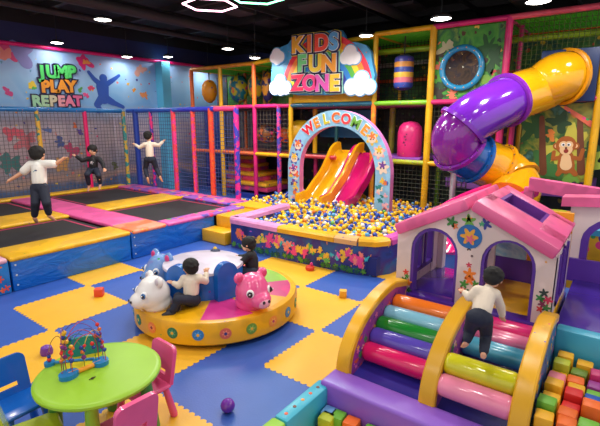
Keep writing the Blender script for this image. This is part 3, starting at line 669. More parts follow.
signword('KIDS', [plain((250, 180, 60), .35), plain((246, 120, 60), .35), plain((240, 80, 60), .35), plain((100, 170, 220), .35)], 294, 342, 44.5, .46, -1.2, hal, 1.05)
signword('FUN', [plain((120, 210, 130), .35), plain((250, 206, 60), .35), plain((250, 160, 50), .35)], 298, 338, 64.5, .48, 0, hal2, 1.05)
signword('ZONE', [plain((240, 50, 90), .35), plain((240, 60, 130), .35), plain((226, 90, 180), .35), plain((250, 200, 60), .35)], 294, 343, 84, .46, 0, hal2, 1.05)

# hanging bags ----------------------------------------------------
def hang(p, r, h, prof, lab, top, name='punch_bag', cols=None, mat=None):
    t = thing(name, lab, 'punch bag', p, 'hanging punch bags')
    b = MB()
    if cols:
        n = len(cols)
        for i, c in enumerate(cols):
            z0, z1 = h*i/n, h*(i+1)/n; k0 = .9 if i == 0 else 1; k1 = .9 if i == n-1 else 1
            b.lathe([(r*k0, z0), (r*1.02, (z0+z1)/2), (r*k1, z1)], speck(c, .35), 20, loc=p)
        b.lathe([(0, -.05), (r*.5, -.04), (r*.9, 0)], speck((50, 70, 150), .35), 20, loc=p); b.lathe([(r*.9, h), (r*.5, h+.04), (0, h+.05)], speck((70, 80, 150), .35), 20, loc=p)
    else: b.lathe([(r*a, h*z) for a, z in prof], mat, 20, loc=p)
    b.build('bag', t)
    b = MB(); b.tube([(p[0], p[1], p[2]+h), (p[0], p[1], top)], .015, plain((60, 50, 40), .5), 8); b.build('strap', t)
    return t
ov = [(0, 0), (.3, .02), (.7, .14), (.95, .35), (1, .55), (.9, .78), (.6, .94), (.25, 1), (0, 1.0)]
p = atx(403, 88, 9.0); hang(p, .2, .62, None, 'striped blue and orange punch bag on the upper level, beside the porthole', ZT, cols=[(56, 80, 170), (226, 110, 130), (240, 190, 60), (60, 80, 170), (240, 160, 70), (80, 80, 170)])
p = atx(210, 103, 9.2); hang(p, .23, .66, ov, 'yellow orange oval punch bag hanging alone below the ceiling', ZTL, mat=speck((246, 156, 30), .4, 8, .2, .4))
p = atx(239, 103, 9.8); hang(p, .3, .8, ov, 'teal and yellow punch bag hanging in the upper bay', ZTL, mat=speck((30, 120, 140), .4, 6, .3, .5, c2=(210, 190, 40), bz=4))
p = atx(256, 100, 9.8); hang(p, .24, .7, ov, 'yellow speckled punch bag between the teal and dark ones', ZTL, mat=speck((226, 180, 40), .4, 8, .3, .5, c2=(60, 120, 120), bz=4))
p = atx(268, 103, 9.6); hang(p, .18, .85, ov, 'dark purple and orange punch bag beside the sign cloud', ZTL, mat=speck((50, 40, 90), .4, 8, .3, .5, c2=(230, 150, 40), bz=5))
p = atx(267, 143, 9.2); hang(p, .3, .5, ov, 'dark face-like punch bag with yellow patches on the lower level', ZM, mat=speck((150, 90, 40), .4, 7, .35, .7, c2=(40, 36, 80), bz=5))
p = atx(286, 143, 9.4); hang(p, .22, .42, ov, 'orange red punch bag behind the pink speckled post', ZM, mat=speck((210, 100, 40), .4, 7, .35, .6))
p = atx(301, 147, 9.2); hang(p, .36, .68, ov, 'big yellow round punch bag behind the welcome arch', ZM, mat=speck((240, 180, 30), .4, 9, .12, .4))
# pink domed bag on the purple platform
p = atx(409, 156, 8.95); p.z = ZL+.09; t = thing('domed_bumper', 'hot pink domed bumper standing on purple platform', 'foam bumper', p)
b = MB(); b.lathe([(0, 0), (.24, 0), (.255, .03), (.255, .5), (.23, .62), (.15, .71), (0, .74)], speck((222, 44, 120), .35, 14, .1, .6), 28, loc=p); b.build('body', t)
b = MB(); f2 = FX(p.x-.25)
for (u, v, r) in ((0, .42, .03), (.02, .36, .025), (-.02, .3, .03), (.01, .25, .02), (.03, .47, .02)): b.prism(petals(-p.y+u, p.z+v, r, 4, .4, u*90), f2, -.02, .006, plain((30, 40, 60), .4))
b.build('printed_mark', t)
# foam stair pile in left bay
for i, (pa, pb, py, X, lab) in enumerate(((225, 267, 181, 8.8, 'pink and yellow foam step, bottom of the soft stair'), (226, 260, 171.5, 9.0, 'pink and yellow foam step, second of the soft stair'), (228, 251, 163.5, 9.2, 'pink and yellow foam step, third of the soft stair'), (233, 253, 155.5, 9.4, 'yellow foam step, top of the soft stair'))):
    y1, y0, z = atx(pa, py, X).y, atx(pb, py, X).y, atx(240, py, X).z; b = MB()
    b.box(X, 10.0, y0, y1, z-.24, z-.1, speck((224, 66, 110), .4, 10, .2, .4, c2=(170, 60, 130)), .03); b.box(X-.03, 10.0, y0, y1, z-.1, z, speck((244, 176, 44), .4, 10, .2, .4), .03)
    tag(b.build('foam_step'), lab, 'foam step', 'soft foam stair')
b = MB(); b.box(8.7, 10.05, 6.9, 8.7, 0, .11, plain((40, 60, 150), .5)); tag(b.build('foam_mat'), 'blue mat under the soft foam stair', 'mat')

# ================================================================== SLIDES INTO THE BALL PIT
def slide(y, lab, mat, xb, zt, yb):
    t = thing('slide', lab, 'slide', (xb, y, .3), 'twin slides into the ball pit')
    path = spline([(9.05, y, zt), (8.85, y, zt-.02), (8.66, y, zt-.22), (8.42, y+(yb-y)*.3, zt-.52), (8.12, y+(yb-y)*.6, zt-.76), (7.85, y+(yb-y)*.85, zt-.98), (xb+.1, yb, .36), (xb-.12, yb, .33)], 6)
    ws = .28; th = .03
    prof = [(-ws, .2), (-ws-.04, .22), (-ws-.07, .2), (-ws-.06, .0), (-ws+.06, -.06), (ws-.06, -.06), (ws+.06, 0), (ws+.07, .2), (ws+.04, .22), (ws, .2), (ws-.02, .04), (ws-.1, -.02), (-ws+.1, -.02), (-ws+.02, .04)]
    b = MB(); b.sweep(path, prof, mat); b.build('chute', t)
    b = MB(); b.box(9.0, 9.12, y-.36, y+.36, zt-.15, zt+.03, mat, .02); b.build('lip', t)
slide(5.3, 'yellow plastic slide running down into the ball pit', plain((240, 170, 20), .16, coat=.6), 7.55, 1.38, 5.36)
slide(4.76, 'magenta plastic slide running down into the ball pit', plain((206, 20, 110), .16, coat=.6), 7.68, 1.34, 4.8)

# ================================================================== WELCOME ARCH
XA = 7.55; FA = FX(XA)
ar = thing('welcome_arch', 'pale blue arch reading WELCOME standing in the ball pit', 'arch', (XA, 4.88, .2))
yl, yr_ = atx(288, 170, XA).y, atx(390.5, 170, XA).y; yc = (yl+yr_)/2; Ro = (yl-yr_)/2; zt = atx(337, 110, XA).z; zc = zt-Ro; Ri = Ro-.31
pts = [(-yc-Ro, .2)] + [(-yc-Ro*math.cos(PI*i/32), zc+Ro*math.sin(PI*i/32)) for i in range(33)] + [(-yc+Ro, .2), (-yc+Ri, .2)] + [(-yc+Ri*math.cos(PI*i/32), zc+Ri*math.sin(PI*i/32)) for i in range(33)] + [(-yc-Ri, .2)]
b = MB(); b.prism(pts, FA, -.15, -.01, speck((226, 130, 200), .4, 16, .14, .3)); b.build('arch_body', ar)
b = MB(); b.prism(pts, FA, -.01, 0, speck((150, 200, 236), .4, 20, .12, .35))
b.build('front_face', ar)
b = MB(); Rm = (Ro+Ri)/2
for i, (ch, c) in enumerate(zip('WELCOME', [(226, 40, 60), (240, 140, 40), (206, 190, 50), (240, 110, 50), (236, 60, 70), (120, 180, 70), (240, 150, 50)])):
    a = R(128-i*12.7); u, v = -yc+Rm*math.cos(a), zc+Rm*math.sin(a)
    b.text(ch, FA, u, v, .27, .006, plain((250, 240, 240), .4), .075, .004, a-PI/2); b.text(ch, FA, u, v, .27, .016, plain(c, .4), .035, .005, a-PI/2)
b.build('lettering', ar)
b = MB(); random.seed(5)
pal = [(236, 120, 60), (226, 60, 110), (60, 50, 130), (240, 190, 60), (40, 130, 130), (240, 170, 180), (120, 60, 150), (240, 210, 190), (60, 90, 180)]
spots = [(R(152), Rm), (R(168), Rm), (R(182), Rm), (R(40), Rm), (R(24), Rm), (R(8), Rm)]
for i, (a, rr) in enumerate(spots):
    u, v = -yc+rr*math.cos(a), zc+rr*math.sin(a)
    b.prism(petals(u, v, .14, 6, .2, i), FA, 0, .004, plain(pal[(i*2+6) % 9], .45)); b.prism(circ(u, v, .09, 14), FA, 0, .006, plain(pal[i % 2*0+7], .45)); b.prism(petals(u, v+.045, .08, 5, .3, i), FA, 0, .008, plain(pal[(i*3) % 9], .45)); 
    for e in (-.03, .03): b.prism(circ(u+e, v-.015, .012, 8), FA, 0, .01, plain((30, 26, 40), .4))
    b.build('printed_character', ar); b = MB()
for side in (-1, 1):
    z = .95
    while z > .3:
        for k in range(3):
            u = -yc+side*(Rm+random.uniform(-.09, .09)); v = z+random.uniform(-.05, .05)
            b.prism(splat(u, v, random.uniform(.035, .08), 6, k), FA, 0, .004+.001*k, plain(random.choice(pal), .45))
        z -= .13
    b.build('printed_pattern', ar); b = MB()


# ================================================================== BALL PIT
pit = thing('ball_pit', 'ball pit wall with underwater print, pink and yellow rim', 'ball pit', (6.2, 4, 0))
aq = mural('aqua', [(22, 26, 90), (30, 60, 140), (60, 40, 120), (26, 90, 150), (90, 40, 130)], 1.6, 3, [(230, 70, 130), (240, 150, 50), (240, 200, 60), (90, 190, 90), (60, 170, 200), (200, 90, 190)], 12, .2, .5)
# path of the wall: left side, front, rounded corner, right side
wall_path = [(6.55, 5.35), (5.1, 5.3), (5.02, 5.22), (5.02, 4.2), (5.06, 3.2), (5.1, 2.85), (5.2, 2.62), (5.4, 2.5), (5.7, 2.46), (8.6, 2.44)]
b = MB(); n = len(wall_path); th = .16
def offs(path, d):
    o = []
    for i in range(len(path)):
        a = V(path[max(i-1, 0)]); c = V(path[min(i+1, len(path)-1)]); t = (c-a).normalized(); o.append(V(path[i])+V((-t.y, t.x))*d)
    return o
ins = offs(wall_path, th)
def ribbon(path0, path1, z0, z1, mat, i0, i1, mb):
    for i in range(i0, i1):
        a, c, d, e = path0[i], path0[i+1], path1[i+1], path1[i]
        vs = [(*a, z0), (*c, z0), (*d, z0), (*e, z0), (*a, z1), (*c, z1), (*d, z1), (*e, z1)]
        mb.add(vs, [(0, 1, 5, 4), (1, 2, 6, 5), (2, 3, 7, 6), (3, 0, 4, 7), (4, 5, 6, 7)], mat)
ribbon([V(p) for p in wall_path], ins, 0, .46, aq, 0, n-1, b); b.build('printed_wall', pit)
b = MB()
FPf = FX(5.02)
random.seed(11)
cpal = [(240, 120, 60), (236, 70, 140), (240, 190, 60), (90, 180, 90), (250, 140, 120), (60, 190, 200), (236, 90, 180)]
for (y, zc_, r, c) in ((3.0, .24, .16, 1), (2.84, .22, .13, 4), (5.05, .26, .12, 0), (4.75, .2, .1, 2), (4.5, .27, .1, 2), (4.3, .22, .17, 1), (4.1, .24, .15, 4), (3.85, .2, .15, 1), (3.65, .24, .11, 2), (3.4, .2, .13, 2), (3.2, .26, .09, 5)):
    r *= 1.2; fx = FX(5.02 if y > 4.2 else 5.02+(4.2-y)*.045)
    if y < 3.1: nrm_ = R(8 if y > 2.95 else 14); fx = ((5.075 if y > 2.95 else 5.1, y, 0), (math.sin(nrm_), -math.cos(nrm_), 0), (0, 0, 1)); y = 0
    for k in range(9):
        a = random.uniform(0, PI); rr = r*random.uniform(.3, 1.0)
        b.prism(splat(-y+rr*math.cos(a), max(.06, zc_-.07+rr*math.sin(a)), r*random.uniform(.25, .45), 8, k), fx, -.03, .004+.0006*k, plain(cpal[(c+(k % 3 == 0)) % 7], .4))
    for k in range(5): b.prism(petals(-y+random.uniform(-.15, .15), random.uniform(.04, .08), .045, 5, .3, k), fx, -.03, .005+.0007*k, plain(random.choice([(50, 120, 50), (90, 150, 40), (30, 80, 70)]), .4))
b.build('coral_print', pit)
rim = [((236, 140, 200), 0, 3), (YEL, 3, 4), ((240, 190, 170), 3, 3), (YEL, 4, 5), (YEL, 5, 7), ((222, 84, 170), 7, 9)]
o_ = offs(wall_path, -.02); i_ = offs(wall_path, th+.02)
for c, a0, a1 in (((232, 150, 205), 0, 3), ((240, 180, 30), 3, 4), ((240, 186, 120), 4, 5), ((240, 180, 30), 5, 7), ((214, 90, 180), 7, 9)):
    b = MB()
    path = [((o_[i]+i_[i])/2) for i in range(a0, a1+1)]
    prof = [(-.1, -.04), (-.1, .025), (-.07, .055), (.07, .055), (.1, .025), (.1, -.04)]
    b.sweep([(p.x, p.y, .46) for p in path], prof, speck(c, .35, 14, .14, .3)); b.build('rim_pad', pit)
b = MB(); b.box(5.15, 8.9, 2.58, 5.3, .02, .27, plain((30, 40, 110), .6)); b.box(6.65, 8.9, 5.3, 7.0, .02, .27, plain((30, 40, 110), .6)); b.build('pit_floor', pit)
bcols = [plain((242, 190, 20), .3, coat=.2, var=0), plain((30, 70, 170), .3, coat=.2, var=0), plain((236, 228, 214), .3, coat=.2, var=0), plain((80, 160, 214), .3, coat=.2, var=0), plain((226, 120, 30), .3, coat=.2, var=0), plain((100, 170, 70), .3, coat=.2, var=0)]
bnm = ['yellow', 'dark blue', 'white', 'light blue', 'orange', 'green']
random.seed(21); balls = []
RB = .038
def inpit(x, y):
    if 5.24 < x < 8.85 and 2.72 < y < 5.26:
        if x < 5.55 and y < 2.95 and (x-5.55)**2+(y-2.95)**2 > .09: return True if (x-5.24)+(y-2.72) > .25 else False
        return True
    return 6.72 < x < 8.85 and 5.26 <= y < 6.7
yy = 2.7; row = 0; st = RB*1.92
while yy < 7.0:
    xx = 5.2+(row % 2)*st/2
    while xx < 8.9:
        x = xx+random.uniform(-.012, .012); y = yy+random.uniform(-.012, .012)
        if inpit(x, y):
            balls.append((x, y, .30+random.uniform(0, .05)+.012*math.sin(x*7)*math.cos(y*6)))
            if random.random() < .22: balls.append((x+random.uniform(-.02, .02), y+random.uniform(-.02, .02), .385+random.uniform(0, .02)))
        xx += st
    yy += st*.87; row += 1
balls.sort(key=lambda p: dep(p))
protos = []
for i in range(6):
    b = MB(); b.ell((0, 0, 0), RB, bcols[i], 14); me = b.build('t', origin=(0, 0, 0)); protos.append(me)
def bcol(): return random.choices(range(6), (50, 32, 5, 5, 5, 3))[0]
rest = MB()
for i, p in enumerate(balls):
    c = bcol()
    if i < 300:
        o = protos[c].copy(); COL.objects.link(o); o.name = 'pit_ball'; o.location = p
        tag(o, bnm[c]+' plastic ball in the near part of the ball pit, by the rim', 'ball', 'balls in the ball pit')
    else: rest.ell(p, RB, bcols[c], 8)
for o in protos: bpy.data.objects.remove(o)
tag(rest.build('pit_balls', sharp=0), 'mass of yellow, blue and white plastic balls filling the pit', 'balls', 'balls in the ball pit', 'stuff')

# ================================================================== TUBE SLIDE
ts = thing('tube_slide', 'big yellow and purple spiral tube slide with pink exit trough', 'tube slide', (7, 2, 0))
TR = .38
def TP(x, y, d): return atd(x, y, d)
path = spline([atx(566, 77, 8.55), atx(566, 77, 8.55)+V((-.14, .12, -.02)), TP(541, 88, 7.3), TP(518, 96, 7.15), TP(495, 106, 6.95), TP(472, 119, 6.85), TP(457, 135, 6.9), TP(459, 149, 7.0), TP(472, 157.5, 7.15), TP(488, 164, 7.3), TP(507, 174, 7.35), TP(516, 188, 7.2), TP(508, 203, 6.95)], 6)
ym = plain((238, 168, 16), .14, coat=.7); pm = plain((104, 34, 168), .14, coat=.7); bm_ = plain((20, 84, 160), .16, coat=.6)
def seg(i0, i1, mat, name, lab, r=TR):
    b = MB(); b.tube(path[i0:i1+1], [r+.012*max(0, 1-q/20) for q in range(i0, i1+1)], mat, 32, caps=True); o = b.build(name, ts); o['label'] = lab; return o
def flange(i, mat, par, r=TR):
    t = (path[min(i+1, len(path)-1)]-path[max(i-1, 0)]).normalized()
    b = MB(); b.tube([path[i]-t*.035, path[i]-t*.03, path[i]+t*.03, path[i]+t*.035], [r+.005, r+.05, r+.05, r+.005], mat, 32, caps=False)
    a = t.orthogonal().normalized(); c = t.cross(a)
    for k in range(16): b.ell(path[i]-t*.03+(a*math.cos(k*PI/8)+c*math.sin(k*PI/8))*(r+.03), .014, plain((60, 50, 60), .4), 6)
    b.build('flange', par)
s1 = seg(0, 21, ym, 'upper_tube', 'yellow upper tube'); flange(1, plain((226, 150, 16), .2), s1, TR+.015); flange(21, plain((120, 40, 160), .2), s1)
s2 = seg(21, 33, pm, 'middle_tube', 'purple middle tube'); flange(33, plain((110, 40, 165), .2), s2)
s3 = seg(33, 42, plain((128, 30, 150), .14, coat=.7), 'bend_tube', 'violet bend tube'); flange(42, plain((120, 36, 150), .2), s3)
s4 = seg(42, 48, bm_, 'collar_tube', 'blue collar tube'); flange(48, plain((24, 90, 165), .2), s4)
s5 = seg(48, 72, ym, 'lower_tube', 'yellow lower tube'); flange(57, plain((230, 156, 16), .2), s5); flange(63, plain((230, 156, 16), .2), s5)
b = MB(); q = atx(567, 75, X0-.08); b.box(X0-.1, X0-.03, q.y-.42, q.y+.4, q.z-.42, q.z+.4, plain((26, 50, 100), .4), .02); o = b.build('entry_panel', ts); o['label'] = 'blue entry panel'
tr_path = spline([TP(516, 192, 7.0), TP(502, 196, 6.65), TP(482, 204, 6.4), TP(462, 215, 6.2), TP(448, 229, 6.05), TP(440, 244, 5.95)], 6)
prof = [(.29*math.cos(a), .29*math.sin(a)+.1) for a in [PI*i/10+PI for i in range(11)]] + [(.32, .12), (.35, .1)] + [(.35*math.cos(a), .35*math.sin(a)+.1) for a in [2*PI-PI*i/10 for i in range(11)]] + [(-.32, .12)]
prof = prof[::-1]
b = MB(); b.sweep(tr_path, prof, plain((224, 30, 120), .16, coat=.6)); o = b.build('exit_trough', ts); o['label'] = 'hot pink exit trough'
for i in (37,):
    p = path[i]
    b = MB(); b.tube([(p.x, p.y, 0), (p.x, p.y, p.z-TR*.8)], .045, plain((190, 190, 196), .3, metal=.6), 12); o = b.build('support_pole', ts); o['label'] = 'grey metal pole'

# ================================================================== PLAYHOUSE AND ROLLER RAMP
hs = thing('playhouse', 'white foam playhouse with pink gabled roof and arched doorways', 'playhouse', (4.1, .95, 0))
XF, XB, ZP = 3.6, 4.55, .55
whm = speck((236, 216, 212), .4, 9, .07, .35); purp = plain((92, 52, 160), .35); pk = speck((242, 104, 160), .35, 8, .05, .4)
YL, YR, YC = 1.6, .35, .98
def archpoly(yl, yr, zs, ztop, n=12):
    c = (yl+yr)/2; r = (yl-yr)/2; return [(-c+r*math.cos(PI*i/n), zs+(ztop-zs)*math.sin(PI*i/n)) for i in range(n+1)]  # right -> left in u
def front(X, th, mat, inner):
    pts = [(-YL, ZP), (-YL, 1.115), (-YC, 1.405), (-YR, 1.115), (-YR, ZP), (-.475, ZP)] + archpoly(.875, .475, .98, 1.19) + [(-.875, ZP), (-1.06, ZP)] + archpoly(1.47, 1.06, .98, 1.2) + [(-1.47, ZP)]
    b = MB(); b.prism(pts, FX(X), -th, 0, mat); o = b.build('front_wall' if X == XF else 'rear_wall', hs)
    b = MB()
    for yl, yr in ((.875, .475), (1.47, 1.06)):
        a = archpoly(yl, yr, .98, 1.195); c = archpoly(yl-.025, yr+.025, .98, 1.17)
        b.prism([(-yr, ZP)]+a+[(-yl, ZP), (-yl+.025, ZP)]+c[::-1]+[(-yr-.025, ZP)], FX(X), -th-.01, -.012, inner)
    b.build('arch_lining', o); return o
fw_ = front(XF, .1, whm, purp)
b = MB(); FH = FX(XF)
def H(x, y): return ux(x, y, XF)
u, v = H(469.5, 236.5); b.prism(circ(u, v, .1, 24), FH, 0, .006, plain((40, 110, 180), .4)); b.prism(petals(u, v, .075, 6, .25), FH, 0, .009, plain((240, 170, 60), .4)); b.prism(petals(u+.01, v-.02, .04, 5, .3), FH, 0, .012, plain((236, 110, 130), .4)); b.build('medallion', fw_)
for x, y, r, c in ((452, 222, .05, (60, 130, 60)), (455, 226, .03, (230, 120, 60)), (469, 221, .06, (110, 170, 70)), (469, 219, .03, (240, 170, 60)), (486, 224, .05, (50, 60, 150)), (482, 224, .025, (80, 170, 120)), (469, 248, .025, (40, 40, 50)), (469, 265, .025, (200, 60, 90)), (469.5, 274, .055, (240, 130, 40)), (469.5, 280, .045, (240, 120, 50)), (464, 284, .04, (70, 140, 60)), (475, 284, .035, (70, 140, 60)), (462, 290, .035, (210, 50, 60)), (476, 288, .03, (230, 100, 50)), (466, 292, .035, (40, 110, 60)), (472, 256, .012, (90, 60, 60)), (475, 247, .012, (90, 140, 80)),
                   (406, 272, .03, (220, 60, 60)), (404, 280, .035, (50, 130, 60)), (408, 282, .035, (236, 140, 50)), (403, 288, .03, (220, 60, 60)), (408, 290, .03, (40, 100, 60)), (407, 276, .025, (60, 140, 60)),
                   (544, 293, .035, (40, 60, 60)), (540, 298, .035, (50, 130, 70)), (548, 300, .035, (190, 40, 90)), (542, 304, .03, (120, 40, 80)), (546, 308, .035, (50, 120, 70)), (540, 309, .03, (200, 60, 60)), (543, 300, .02, (60, 140, 60)), (546, 262, .01, (240, 170, 60))):
    u, v = H(x, y); b = MB(); b.prism(petals(u, v, r, 5, .3, x), FH, -.02, .003+.001*(x % 3), plain(c, .4)); b.build('flower_print', fw_)
# side walls with windows, floor, back wall
def sidewall(Y, name):
    b = MB(); th = .06
    for x0, x1, z0, z1 in ((XF+.01, XF+.2, ZP, 1.1), (XB-.22, XB, ZP, 1.1), (XF+.1, XB-.1, ZP, .66), (XF+.1, XB-.1, 1.05, 1.1), ((XF+XB)/2-.04, (XF+XB)/2+.04, .6, 1.1)): q = th/2-(.006 if x0 > XF+.05 and x1 < XB-.05 else 0)-(.006 if z1 < .7 else 0); b.box(x0, x1, Y-q, Y+q, z0, z1-(.003 if x0 > XF+.05 else 0), whm)
    for x0, x1, z0, z1 in ((XF+.2, XB-.22, .66, .7), (XF+.2, XF+.235, .66, 1.08), ((XF+XB)/2-.07, (XF+XB)/2-.035, .66, 1.08), ((XF+XB)/2+.035, (XF+XB)/2+.07, .66, 1.08), (XB-.26, XB-.22, .66, 1.08)): b.box(x0, x1, Y-th/2-.012, Y+th/2+.012, z0, z1, purp)
    o = b.build(name, hs)
sidewall(YL-.03, 'side_wall'); sidewall(YR+.03, 'side_wall')
b = MB(); b.box(XF, XB, 1.0, YL, ZP-.08, ZP, plain((70, 40, 160), .2, coat=.4), .01); b.box(XF+.12, XB, YR, 1.0, ZP-.08, ZP+.005, speck((240, 176, 20), .3, 9, .1, .3), .01); b.build('floor_mat', hs)
b = MB(); b.box(XF-.02, XF+.12, YR, YL, ZP-.14, ZP+.02, plain((84, 44, 160), .3), .02); b.build('sill', hs)
b = MB(); b.box(XF, XB+.2, YR, YL, 0, ZP-.08, plain((70, 50, 140), .5)); b.build('plinth', hs)
b = MB(); b.box(XB, XB+.06, YR, 1.0, ZP, .78, purp); b.box(XB-.01, XB+.04, .7, 1.0, .78, 1.28, mural('hprint', [(120, 190, 220), (190, 220, 230), (90, 160, 210), (150, 200, 120)], 4, 3, [(30, 70, 140), (240, 200, 60), (60, 60, 60), (90, 160, 60)], 9, .3, .5)); b.box(XB-.01, XB+.04, YR, .69, .78, 1.28, speck((230, 160, 30), .4, 9, .35, .7))
b.build('rear_print', hs)
for y, zz in ((YL-.07, 1.1), (1.02, 1.3), (YR+.07, 1.1)):
    b = MB(); b.box(XB-.06, XB+.04, y-.05, y+.05, ZP, zz, whm); b.build('rear_post', hs)
# roof: thick pink gable beams and slopes
def roofslope(ya, za, yb, zb, name, hole):
    th = .1; L = V((0, yb-ya, zb-za)); ln = L.length; d = L.normalized(); nn = V((0, -d.z, d.y));
    if nn.z < 0: nn = -nn
    mx = M(((1, 0, 0), tuple(d), tuple(nn))).transposed().to_4x4(); mx.translation = V((0, ya, za))
    b = MB(); x0, x1 = XF-.06, XB+.04
    if hole:
        b.box(x0, x0+.44, -.0, ln, 0, th, pk, .02, mx=mx); b.box(x1-.22, x1, 0, ln, 0, th, pk, .02, mx=mx); b.box(x0+.2, x1-.1, -.0, .1, 0, th, pk, .02, mx=mx); b.box(x0+.2, x1-.1, ln-.22, ln, 0, th, pk, .02, mx=mx)
    else: b.box(x0, x1, 0, ln, 0, th, pk, .02, mx=mx)
    o = b.build(name, hs)
    if hole:
        b = MB(); 
        for bx in ((x0+.43, x1-.21, .09, .12), (x0+.43, x1-.21, ln-.24, ln-.21), (x0+.43, x0+.46, .09, ln-.21), (x1-.24, x1-.21, .09, ln-.21)): b.box(*bx, .0, .095, plain((110, 50, 150), .4), mx=mx)
        b.build('skylight_frame', o)
roofslope(YC, 1.4, YL-.02, 1.1, 'roof_slope', False); roofslope(YC, 1.4, YR+.02, 1.1, 'roof_slope', True)
# roller ramp
rp = thing('roller_ramp', 'two-lane foam roller climb up to the playhouse', 'roller ramp', (3.0, .95, 0))
XR0 = 2.57
def sideprof(x0=XR0, x1=3.58, zt=.69, zb=0.0, zs=.26):
    pts = [(x0, zb), (x0, zs)]
    for i in range(1, 13):
        a = PI/2*i/12
        pts.append((x1-.25-(x1-.25-x0)*math.cos(a), zs+(zt+.04-zs)*math.sin(a)))
    pts += [(x1, zt-.02), (x1, zb)]
    return pts
arcp = sideprof()
for k, (yc_, c, lab) in enumerate(((1.53, (180, 60, 150), 'side rail beside the open mats'), (.885, (190, 70, 140), 'middle rail between the lanes'), (.34, (40, 80, 150), 'side rail along the foam blocks'))):
    b = MB(); hw = .045; fr = ((0, yc_-hw, 0), (1, 0, 0), (0, 0, 1))
    prt = mural('rail%d' % k, [c, (150, 60, 160), (200, 90, 160)] if k < 2 else [(40, 90, 150), (50, 110, 170), (60, 70, 140)], 4, 2, [(240, 190, 60), (230, 90, 60), (60, 60, 140), (240, 120, 180), (70, 150, 90)], 14, .3, .65)
    b.prism(arcp, fr, -2*hw, 0, prt)
    o = b.build('side_rail', rp); o['label'] = lab
    fy = FY(yc_-hw); rg = random.Random(k+2)
    for q in range(46):
        u = rg.uniform(XR0+.05, 3.45); v = rg.uniform(.12, .62); zz = .26+.42*math.sqrt(max(0, 1-((3.33-u)/(3.33-XR0))**2)) if u < 3.33 else .68
        if v > zz-.05: continue
        cc = rg.choice([(240, 190, 50), (236, 100, 60), (240, 120, 180), (70, 150, 80), (60, 70, 160), (244, 200, 190)])
        b = MB()
        if k < 2: b.prism(petals(u, v, rg.uniform(.018, .038), 5, .3, q), fy, -.02, .002+.0006*(q % 4), plain(cc, .4))
        else: b.prism([(u-.022, v-.022), (u+.022, v-.022), (u+.022, v+.022), (u-.022, v+.022)], fy, -.02, .002+.0006*(q % 4), plain(rg.choice([(236, 170, 60), (60, 140, 180), (90, 90, 150)]), .4))
        b.build('rail_print', o)
    b = MB(); ins_ = arcp[1:-1]; vs = []
    # yellow padded band following the curved top
    path3 = [(p[0], yc_, p[1]) for p in ins_]
    path3 = [(XR0, yc_, .0)]+path3
    b.sweep(path3, [(-.055, -.03), (-.055, .012), (-.045, .022), (.045, .022), (.055, .012), (.055, -.03)], speck((240, 178, 24), .3, 14, .1, .4), up=V((-.6, 0, .8))); b.build('top_band', o)
def ramp_mat(y0, y1):
    pts = [(XR0+.0, 0), (XR0+.0, .2), (XR0+.2, .24), (3.5, .46), (3.59, .46), (3.59, 0)]
    b = MB(); b.prism(pts, ((0, y0, 0), (1, 0, 0), (0, 0, 1)), -(y1-y0), 0, plain((48, 44, 150), .3, coat=.3)); b.build('base_mat', rp)
ramp_mat(.93, 1.485); ramp_mat(.385, .84)
def rollers(y0, y1, lst):
    for px, py, c, lab in lst:
        p = aty(px, py, (y0+y1)/2); r = .075
        b = MB(); e = .03
        b.tube([(p.x+.02, y0, p.z-.03), (p.x+.02, y0+e*.3, p.z-.03), (p.x+.02, y0+e, p.z-.03), (p.x+.02, y1-e, p.z-.03), (p.x+.02, y1-e*.3, p.z-.03), (p.x+.02, y1, p.z-.03)], [r*.8, r*.94, r, r, r*.94, r*.8], plain(c, .2, coat=.4), 24)
        o = b.build('roller', rp); o['label'] = lab
rollers(.935, 1.48, [(425, 307, (244, 120, 30), 'orange roller'), (417, 319, (130, 190, 214), 'pale blue roller'), (410, 330.5, (20, 130, 40), 'green roller'), (404, 343, (88, 70, 180), 'violet roller'), (397, 358.5, (226, 24, 100), 'crimson roller')])
rollers(.39, .835, [(507, 327, (226, 40, 120), 'hot pink roller'), (502, 338, (240, 120, 160), 'pink roller'), (495, 350, (80, 170, 200), 'blue roller'), (480, 370.5, (206, 200, 30), 'olive yellow roller'), (474, 393, (244, 140, 170), 'pale pink roller')])
# long purple kerb in front, cyan kerb of the block pit
b = MB(); b.box(2.36, 2.58, -1.2, 1.6, 0, .27, plain((140, 92, 200), .32, .01, 6), .025, 3); tag(b.build('foam_kerb'), 'long purple foam kerb in front of the roller ramp', 'foam kerb')
t = thing('foam_kerb', 'cyan foam kerb with orange dots in front of purple kerb', 'foam kerb', (2.05, 1.6, 0))
b = MB(); b.box(1.9, 2.42, 1.53, 1.64, 0, .24, plain((60, 176, 204), .35), .02); b.build('kerb_body', t)
b = MB()
for i in range(5): b.lathe([(0, .244), (.012, .243), (.014, .238)], plain([(236, 90, 50), (120, 60, 50), (240, 150, 50)][i % 3], .4), 10, loc=(1.96+.09*i, 1.585, 0))
b.build('dot_print', t)
b = MB(); b.box(1.2, 1.895, 1.53, 1.64, 0, .24, plain((150, 206, 60), .35), .02); tag(b.build('foam_kerb'), 'lime foam kerb following the cyan one, cut by photo bottom', 'foam kerb')
